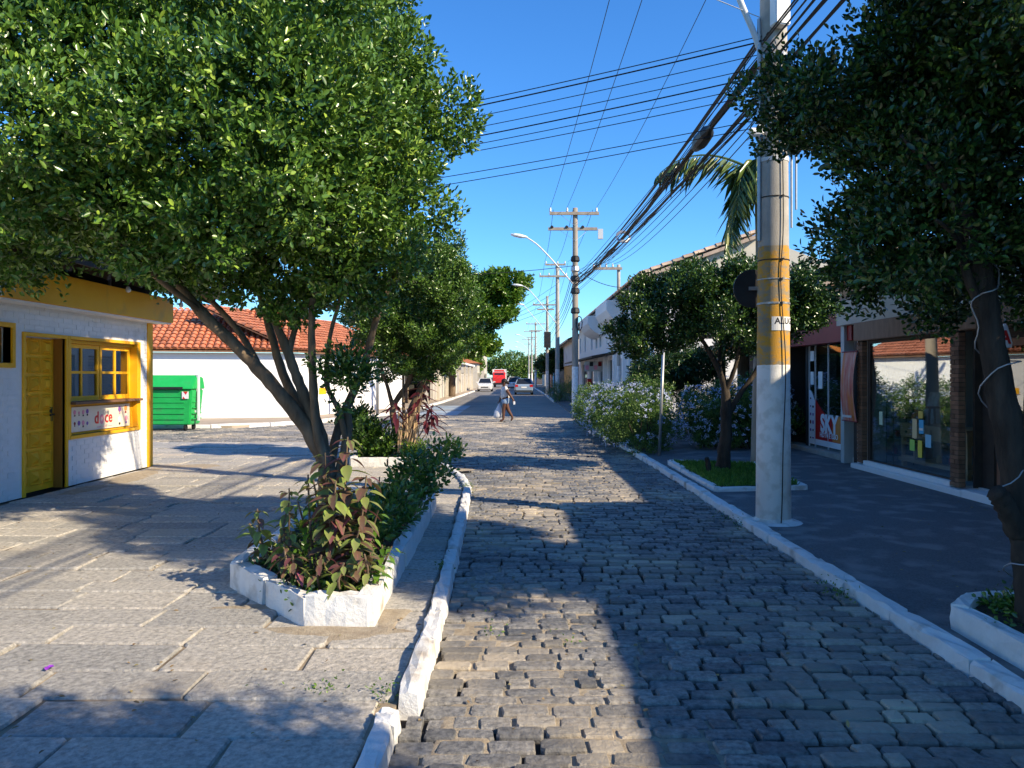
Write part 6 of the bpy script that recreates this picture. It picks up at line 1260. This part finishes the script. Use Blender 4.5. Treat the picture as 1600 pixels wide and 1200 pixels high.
# weeds and litter in the joints
rng = np.random.default_rng(5); n = 800; P = np.c_[rng.uniform(-6, 5.8, n), 2.8 + 12 * rng.uniform(0, 1, n) ** 1.3, np.zeros(n)]; P[:, 2] = np.where(P[:, 0] < -.55, .068, np.where(P[:, 0] > 2.7, .058, .012))
D = rng.normal(size=(n, 3)); D[:, 2] *= .15; Nn = np.c_[rng.normal(0, .25, (n, 2)), np.ones(n)]
V, F = leaves_np(P, D, Nn, np.full(n, .032), np.full(n, .017), rng, .2); o = link('leaf_litter', np_mesh('leaf_litter', V, F, np.repeat(rng.uniform(0, .97, n), 6)), 'leaf_dry', kind='stuff'); o['label'] = 'scattered small dry leaves on the stones'; o['category'] = 'leaf litter'
root = T('joint_weeds', 'tufts of small weeds in the joints beside the kerb', 'weeds', (-.7, 4, .05), kind='stuff')
foliage('weed_leaves', 'leaf_mid', root, [(-.66, 3.95, .06, .06, .14, .03), (-.95, 4.0, .065, .16, .03, .02), (-1.25, 4.02, .065, .12, .03, .02), (.35, 4.9, .01, .06, .04, .02), (-.15, 5.1, .01, .05, .05, .02), (-.68, 11.2, .08, .07, .3, .06), (-.62, 6.6, .07, .04, .2, .03), (2.45, 6.0, .01, .04, .5, .02), (2.45, 9.0, .01, .04, .6, .02)], 260, 5, .022, .012, 93, shell=.05)
# spilled soil and sand against the planter and in the gutter
def sand_patch(x, y, rx, ry, z, seed, m='spill'):
    rng = random.Random(seed); n = 22; rings = 4; V = [(x, y, z + .004)]; F = []
    ph = [rng.uniform(.35, 1.6) for _ in range(n)]; ph = [(ph[i - 1] + ph[i] * 2 + ph[(i + 1) % n]) / 4 for i in range(n)]
    for k in range(1, rings + 1):
        for i in range(n):
            a = 2 * math.pi * i / n; f = k / rings * (ph[i] if k == rings else 1 + (ph[i] - 1) * k / rings)
            V.append((x + rx * f * math.cos(a), y + ry * f * math.sin(a), z + .004 * (1 - (k / rings) ** 2) - (.012 if k == rings else 0) + rng.uniform(0, .002)))
    F += [(0, 1 + i, 1 + (i + 1) % n) for i in range(n)]
    for k in range(rings - 1):
        F += [(1 + k * n + i, 1 + (k + 1) * n + i, 1 + (k + 1) * n + (i + 1) % n, 1 + k * n + (i + 1) % n) for i in range(n)]
    return V, F
M['spill'] = mat('spilled_sandy_soil', (.30, .24, .17), (.46, .39, .29), scale=14, rough=1, bump=.8, bscale=50, coords='World')
w = MB()
SPILL = [(-1.15, 4.95, .5, .16, .0575), (-.82, 5.3, .12, .5, .058), (-1.85, 5.4, .35, .14, .0575), (-.85, 6.6, .08, .7, .058), (-6.1, 12.5, .4, 1.6, .058), (-5.9, 13.9, .7, .5, .058), (-1.6, 13.6, .7, .35, .058)]
SPILL += [(-.25, y, .22, .8, -.0125) for y in (3.6, 4.9, 6.4, 8.0)] + [(.35, 4.4, .6, .9, -.0145), (.2, 5.8, .5, .9, -.015), (.6, 3.4, .5, .6, -.0145), (1.2, 12.5, 1.2, 1.5, -.0135), (-.2, 11, .4, 1.2, -.013)]
for k, (x, y, rx, ry, z) in enumerate(SPILL):
    V, F = sand_patch(x, y, rx, ry, z, k); w.add(V, F)
o = w.build('spilled_soil', 'spill', kind='stuff', smooth=True); o['label'] = 'sandy soil spilled along the planter foot and the kerb'; o['category'] = 'soil'
ff = T('fallen_flower', 'single purple flower fallen on the sunlit slabs', 'flower', (-2.55, 4.3, .07))
for k in range(5):
    a = k * 1.256; V, F = leaves_np(np.array([[-2.55, 4.3, .066]]), np.array([[math.cos(a), math.sin(a), .25]]), np.array([[0, 0, 1.0]]), np.array([.035]), np.array([.03]), np.random.default_rng(k)); o = link('petal', np_mesh('petal', V - np.array(ORG[ff]), F), None, ff)
    if 'petal' not in M: M['petal'] = mat('violet_petal', (.33, .06, .55), rough=.6)
    o.data.materials.append(M['petal'])

# ================================================================== BIN, VEHICLES, PERSON
db = T('waste_container', 'big green plastic waste container with hinged lid by the side street kerb', 'waste container', (-10.7, 24.3, 0))
cx, y0, y1 = -10.75, 23.85, 24.75
w = MB(); V = [(cx - .86, y0 + .06, .18), (cx + .86, y0 + .06, .18), (cx + .86, y1 - .06, .18), (cx - .86, y1 - .06, .18), (cx - .95, y0, 1.26), (cx + .95, y0, 1.26), (cx + .95, y1, 1.26), (cx - .95, y1, 1.26)]
w.add(V, [(0, 3, 2, 1), (4, 5, 6, 7), (0, 1, 5, 4), (1, 2, 6, 5), (2, 3, 7, 6), (3, 0, 4, 7)]); w.build('body', 'green_plastic', db, bevel=.03)
w = MB()
for k in range(5):
    z = .35 + k * .17; w.box(cx - .88, cx + .72, y0 - .012 + .05 * (1 - z / 1.26), y0 + .03, z, z + .025); w.box(cx + .9, cx + .945 , y0 + .12, y1 - .12, z, z + .025)
w.build('rib', 'green_plastic', db)
w = MB(); w.ext([(y0 - .06, 1.27), (y1 + .05, 1.27), (y1 - .1, 1.62), (y0 + .38, 1.70)], lambda u, v: (cx - .98, u, v), lambda u, v: (cx + .98, u, v)); ld = w.build('lid', 'green_plastic', db, bevel=.02)
w = MB(); w.box(cx - .9, cx + .7, y0 - .085, y0 - .055, 1.27, 1.34); w.build('lid_lip', 'black', ld)
w = MB(); w.box(cx + .985, cx + 1.03, y0 + .32, y0 + .42, .3, 1.72); w.box(cx + .955, cx + .985, y0 + .33, y0 + .41, 1.2, 1.72); w.box(cx + .90, cx + .985, y0 + .34, y0 + .40, .55, .62); w.build('lift_arm', 'light_metal', db)
w = MB(); w.box(cx + .66, cx + .86, y0 - .022, y0 - .012, .98, 1.2); st_ = w.build('reflector', 'paper', db)
w = MB(); w.ext([(cx + .70, 1.2), (cx + .84, 1.2), (cx + .78, 1.10)], lambda u, v: (u, y0 - .026, v), lambda u, v: (u, y0 - .023, v)); w.ext([(cx + .68, .98), (cx + .76, .98), (cx + .70, 1.05)], lambda u, v: (u, y0 - .026, v), lambda u, v: (u, y0 - .023, v)); w.build('red_stripe', 'red', st_)
for x in (cx - .7, cx + .7):
    for yy in (y0 + .15, y1 - .15):
        w = MB(); w.lathe((x - .03, yy, .095), [(.03, -.005), (.095, 0), (.095, .06), (.03, .065)], 14, 'x'); w.box(x - .02, x + .03, yy - .02, yy + .02, .1, .2); w.build('wheel', 'tyre', db)
w = MB(); rr = random.Random(3); w.tube([(cx - .5, y0 - .3, .02), (cx - .45, y0 - .3, .1), (cx - .42, y0 - .28, .2), (cx - .40, y0 - .28, .26)], [.06, .15, .12, .03], 9, jit=.25, rng=rr); tag(w.build('rubbish_bag', 'pink'), 'small pinkish rubbish bag lying beside the green container', 'bag')

def car(name, label, cat, x, y, face, paint, rear=False, L=4.1, Wd=1.68, H=1.46, z0=0.0):
    """face: +1 the front looks to the viewer (-y), -1 the tail does"""
    root = T(name, label, cat, (x, y, z0)); f = face
    def Y(u): return y - f * u            # u: 0 at the middle, positive towards the front
    def loft(secs, nm, m_, par, bev=0):
        w = MB(); n = len(secs[0]); V = [p for s in secs for p in s]; F = [tuple(range(n))[::-1], tuple((len(secs) - 1) * n + i for i in range(n))]
        for i in range(len(secs) - 1):
            for j in range(n): F.append((i * n + j, i * n + (j + 1) % n, (i + 1) * n + (j + 1) % n, (i + 1) * n + j))
        w.add(V, F); return w.build(nm, m_, par, bevel=bev, smooth=False)
    def sec(u, hw, zb, zt, tw=.94):      # body cross-section
        return [(x - hw * .93, Y(u), z0 + zb), (x + hw * .93, Y(u), z0 + zb), (x + hw, Y(u), z0 + zb + .18), (x + hw * .99, Y(u), z0 + (zb + zt) / 2 + .1), (x + hw * tw, Y(u), z0 + zt), (x - hw * tw, Y(u), z0 + zt), (x - hw * .99, Y(u), z0 + (zb + zt) / 2 + .1), (x - hw, Y(u), z0 + zb + .18)]
    h = Wd / 2; e = L / 2
    body = loft([sec(-e, h * .86, .34, .82), sec(-e + .12, h * .96, .24, .96), sec(-e + .7, h, .2, .98), sec(0, h, .18, .95), sec(e - 1.0, h, .2, .92), sec(e - .35, h * .97, .22, .82), sec(e - .05, h * .86, .26, .68), sec(e, h * .78, .32, .6)], 'body', paint, root)
    def cab(u, hw, z): return [(x - hw, Y(u), z0 + z), (x + hw, Y(u), z0 + z)]
    V = [(x - h * .9, Y(-e + .18), z0 + .95), (x + h * .9, Y(-e + .18), z0 + .95), (x + h * .9, Y(e - 1.05), z0 + .9), (x - h * .9, Y(e - 1.05), z0 + .9), (x - h * .68, Y(-e + .65), z0 + H - .04), (x + h * .68, Y(-e + .65), z0 + H - .04), (x + h * .68, Y(e - 1.85), z0 + H - .04), (x - h * .68, Y(e - 1.85), z0 + H - .04)]
    w = MB(); w.add(V, [(0, 3, 2, 1), (4, 5, 6, 7), (0, 1, 5, 4), (1, 2, 6, 5), (2, 3, 7, 6), (3, 0, 4, 7)]); gl = w.build('windows', 'car_glass', root)
    w = MB(); w.add([(x + sx * h * .70, Y(u), z0 + z) for z in (H - .06, H) for u, sx in ((-e + .55, -1), (-e + .55, 1), (e - 1.78, 1), (e - 1.78, -1))], [(0, 3, 2, 1), (4, 5, 6, 7), (0, 1, 5, 4), (1, 2, 6, 5), (2, 3, 7, 6), (3, 0, 4, 7)]); w.build('roof', paint, root, bevel=.02)
    for a, b_ in ((0, 4), (1, 5), (2, 6), (3, 7)):
        w = MB(); w.bar(Vector(V[a]), Vector(V[b_]), .07, .07); w.build('pillar', paint, root)
    for sx in (-1, 1):
        for u in (-e + .75, e - .8):
            w = MB(); w.lathe((x + sx * (h - .10), Y(u), z0 + .3), [(.16, -.09), (.3, -.08), (.3, .08), (.16, .09)], 16, 'x'); wh = w.build('wheel', 'tyre', root); w = MB(); w.lathe((x + sx * (h - .01), Y(u), z0 + .3), [(.02, -.01), (.17, -.01), (.15, .012), (.02, .02)], 12, 'x'); w.build('rim', 'metal', wh)
        w = MB(); w.lathe((x + sx * (h + .08), Y(e - 1.3), z0 + .98), [(.02, -.08), (.08, -.04), (.08, .05), (.03, .08)], 8, 'x'); w.build('mirror', paint, root)
        w = MB(); uf = e - .05; w.add([(x + sx * h * .45, Y(uf + .02), z0 + .62), (x + sx * h * .82, Y(uf - .08), z0 + .62), (x + sx * h * .88, Y(uf - .22), z0 + .76), (x + sx * h * .5, Y(uf - .06), z0 + .70)], [(0, 1, 2, 3)]); w.tube([(x + sx * h * .62, Y(uf + .01), z0 + .655), (x + sx * h * .62, Y(uf - .2), z0 + .655)], .09, 8); w.build('headlight', 'lamp_glass', root)
        w = MB(); w.box(x + sx * h * .78 - .13, x + sx * h * .78 + .13, min(Y(-e - .01), Y(-e + .1)), max(Y(-e - .01), Y(-e + .1)), z0 + .72, z0 + .92); w.build('tail_lamp', 'red_lens', root)
    w = MB(); u = e + .005 if not rear else -e - .015; w.box(x - .24, x + .24, min(Y(u), Y(u) + .02), max(Y(u), Y(u) + .02), z0 + .40 + .22 * rear, z0 + .52 + .22 * rear); w.build('number_plate', 'paper', root)
    w = MB(); w.box(x - h * .5, x + h * .5, min(Y(e + .006), Y(e - .03)), max(Y(e + .006), Y(e - .03)), z0 + .40, z0 + .52) if not rear else w.box(x - h * .9, x + h * .9, min(Y(-e - .02), Y(-e + .1)), max(Y(-e - .02), Y(-e + .1)), z0 + .3, z0 + .42); w.build('grille' if not rear else 'bumper_strip', 'black', root)
    return root
car('parked_car', 'white car facing the viewer, parked at the far garden wall kerb', 'car', -3.35, 88, 1, 'car_white')
car('parked_car', 'silver blue hatchback seen from behind beside the far kerb', 'car', 0.78, 72, -1, 'car_silver', rear=True)
car('parked_car', 'white car with dark rear window ahead of the silver hatchback', 'car', -0.15, 96, -1, 'car_white', rear=True, H=1.6)
tk = T('delivery_truck', 'red cab delivery truck with a white cargo box down the street', 'truck', (-2.45, 122, 0))
w = MB(); w.box(-3.5, -1.4, 121.3, 126, .7, 2.75); w.build('cargo_box', 'white', tk)
w = MB(); w.ext([(119.3, .45), (121.2, .45), (121.2, 2.3), (119.9, 2.3), (119.35, 1.35)], lambda u, v: (-3.4, u, v), lambda u, v: (-1.5, u, v)); cb_ = w.build('cab', 'car_red', tk, bevel=.04)
w = MB(); w.add([(-3.25, 119.40, 1.40), (-1.65, 119.40, 1.40), (-1.75, 119.80, 2.15), (-3.15, 119.80, 2.15)], [(0, 1, 2, 3)]); w.build('windscreen', 'car_glass', cb_)
w = MB(); w.box(-3.45, -1.45, 119.22, 119.34, .38, .68); w.build('bumper', 'black', tk)
w = MB(); w.box(-3.2, -1.7, 121.27, 121.29, 2.4, 2.65); w.build('header_board', 'car_red', tk)
for sx in (-3.15, -1.75):
    w = MB(); w.box(sx - .15, sx + .15, 119.28, 119.33, .75, .92); w.build('headlight', 'lamp_glass', cb_)
    for yy in (120.2, 124.6):
        w = MB(); w.lathe((sx, yy, .4), [(.15, -.12), (.4, -.1), (.4, .1), (.15, .12)], 14, 'x'); w.build('wheel', 'tyre', tk)

# woman walking across the setts, carrying a bag
QX, QY = -0.36, 28.6
def skin(name, pts, edges, radii, m_, parent, sub=2, rootv=0):
    me = bpy.data.meshes.new(name); o_ = ORG[parent]
    me.from_pydata([(p[0] + QX - o_.x, p[1] + QY - o_.y, p[2] - o_.z) for p in pts], edges, []); ob = bpy.data.objects.new(name, me); COL.objects.link(ob)
    ob.modifiers.new('s', 'SKIN'); 
    if not me.skin_vertices: me.attributes
    for v, r in zip(me.skin_vertices[0].data, radii): v.radius = (r, r) if not isinstance(r, tuple) else r
    me.skin_vertices[0].data[rootv].use_root = True
    ob.modifiers[0].use_smooth_shade = True
    sm = ob.modifiers.new('u', 'SUBSURF'); sm.levels = sub; sm.render_levels = sub
    dg = bpy.context.evaluated_depsgraph_get(); nm = bpy.data.meshes.new_from_object(ob.evaluated_get(dg)); bpy.data.objects.remove(ob); nm.name = name; nm.materials.clear()
    return link(name, nm, m_, parent)
ps = T('person', 'woman in pale top and denim shorts crossing the street with a white bag', 'person', (QX, QY, 0))
J = dict(pel=(0, 0, .84), bel=(-.01, 0, .98), che=(-.03, 0, 1.16), nec=(-.045, 0, 1.30), hea=(-.06, 0, 1.40), top=(-.06, 0, 1.50),
         lsh=(0.0, -.16, 1.24), lel=(.15, -.22, 1.02), lwr=(.27, -.25, .84), lha=(.32, -.26, .75),
         rsh=(-.07, .15, 1.24), rel=(-.14, .20, 1.0), rwr=(-.20, .18, .80), rha=(-.22, .17, .72),
         lhi=(.02, -.08, .80), lkn=(-.06, -.08, .46), lan=(-.07, -.07, .09), lto=(-.20, -.07, .035),
         rhi=(.0, .08, .80), rkn=(.09, .08, .46), ran=(.27, .09, .16), rto=(.20, .09, .035))
names = list(J); ix = {n: i for i, n in enumerate(names)}
E = [('pel', 'bel'), ('bel', 'che'), ('che', 'nec'), ('nec', 'hea'), ('hea', 'top'), ('che', 'lsh'), ('lsh', 'lel'), ('lel', 'lwr'), ('lwr', 'lha'), ('che', 'rsh'), ('rsh', 'rel'), ('rel', 'rwr'), ('rwr', 'rha'), ('pel', 'lhi'), ('lhi', 'lkn'), ('lkn', 'lan'), ('lan', 'lto'), ('pel', 'rhi'), ('rhi', 'rkn'), ('rkn', 'ran'), ('ran', 'rto')]
RD = dict(pel=.16, bel=.16, che=.15, nec=.05, hea=.085, top=.075, lsh=.07, lel=.055, lwr=.037, lha=.036, rsh=.07, rel=.055, rwr=.03, rha=.035, lhi=.11, lkn=.075, lan=.042, lto=.035, rhi=.11, rkn=.075, ran=.042, rto=.035)
skin('body', [J[n] for n in names], [(ix[a], ix[b]) for a, b in E], [RD[n] for n in names], 'skin', ps)
for s, hnd in (((0.32, -.26, .75), 'l'), ((-.22, .17, .72), 'r')):
    for k in range(4):
        w = MB(); p = Vector(s) + Vector((QX - .02 + .013 * k, QY, 0)); w.tube([p, p + Vector((.01, -.005, -.05)), p + Vector((-.005, -.01, -.085 + .006 * abs(k - 1)))], [.011, .01, .007], 6); w.build('finger', 'skin', ps, smooth=True)
    w = MB(); p = Vector(s) + Vector((QX - .03, QY - .01, .02)); w.tube([p, p + Vector((-.025, -.01, -.03)), p + Vector((-.025, -.015, -.055))], [.012, .011, .008], 6); w.build('thumb', 'skin', ps, smooth=True)
skin('top', [(0, 0, .80), (-.01, 0, .98), (-.035, 0, 1.15), (-.04, 0, 1.25), (.0, -.165, 1.235), (.08, -.20, 1.12), (-.07, .155, 1.235), (-.11, .19, 1.12)], [(0, 1), (1, 2), (2, 3), (2, 4), (4, 5), (2, 6), (6, 7)], [.19, .19, .18, .075, .085, .074, .085, .074], 'shirt', ps)
skin('shorts', [(0, 0, .94), (0, 0, .82), (.01, -.08, .76), (-.02, -.085, .62), (.01, .08, .76), (.04, .085, .62)], [(0, 1), (1, 2), (2, 3), (1, 4), (4, 5)], [.175, .18, .13, .12, .13, .12], 'denim', ps)
def ball(nm, c, r, m_, sc=(1, 1, 1), n=10):
    w = MB(); w.lathe((0, 0, 0), [(r * math.sin(math.pi * (k + .02) / 8.04), -r * math.cos(math.pi * (k + .02) / 8.04)) for k in range(9)], n); w.v = [(c[0] + QX + a * sc[0], c[1] + QY + b * sc[1], c[2] + d * sc[2]) for a, b, d in w.v]; return w.build(nm, m_, ps, smooth=True)
ball('hair', (-.035, .005, 1.475), .112, 'hair', (1.0, .95, .95)); ball('hair_bun', (.085, .01, 1.43), .06, 'hair')
ball('nose', (-.155, -.012, 1.425), .018, 'skin'); ball('mouth', (-.147, -.02, 1.375), .014, 'dark_red', (1, 1.3, .5)); ball('eye', (-.14, -.045, 1.45), .010, 'black'); ball('eye', (-.145, .02, 1.45), .010, 'black'); ball('ear', (-.04, -.098, 1.42), .022, 'skin', (1, .5, 1.3))
for x, y_, z, tl in ((-.12, -.07, .012, 0), (.235, .09, .06, .75)):
    w = MB(); w.box(-.13, .13, -.045, .045, -.012, .012); c_, s_ = math.cos(tl), math.sin(tl); w.v = [(QX + x + a * c_ + d * s_, QY + y_ + b, z + .0 - a * s_ * -1 + d * c_) for a, b, d in w.v]; w.build('sandal', 'black', ps, bevel=.008)
w = MB(); w.lathe((QX - .30, QY + .05, .12), [(.02, 0), (.12, .02), (.16, .12), (.14, .28), (.07, .42), (.03, .52), (.02, .58)], 14); rr = random.Random(8); w.v = [(a + rr.uniform(-.012, .012), b + rr.uniform(-.012, .012), c + (c - .12) * .0) for a, b, c in w.v]; w.v = [(a + (c - .12) * .16, b + (c - .12) * .2, c) for a, b, c in w.v]
tag(w.build('shopping_bag', 'bag', smooth=True), 'white plastic shopping bag hanging from the walking woman hand', 'bag')
w = MB(); w.box(QX + .29, QX + .36, QY - .30, QY - .285, .64, .76); tag(w.build('phone', 'paper', bevel=.006), 'small white thing held in the walking woman trailing hand', 'phone')
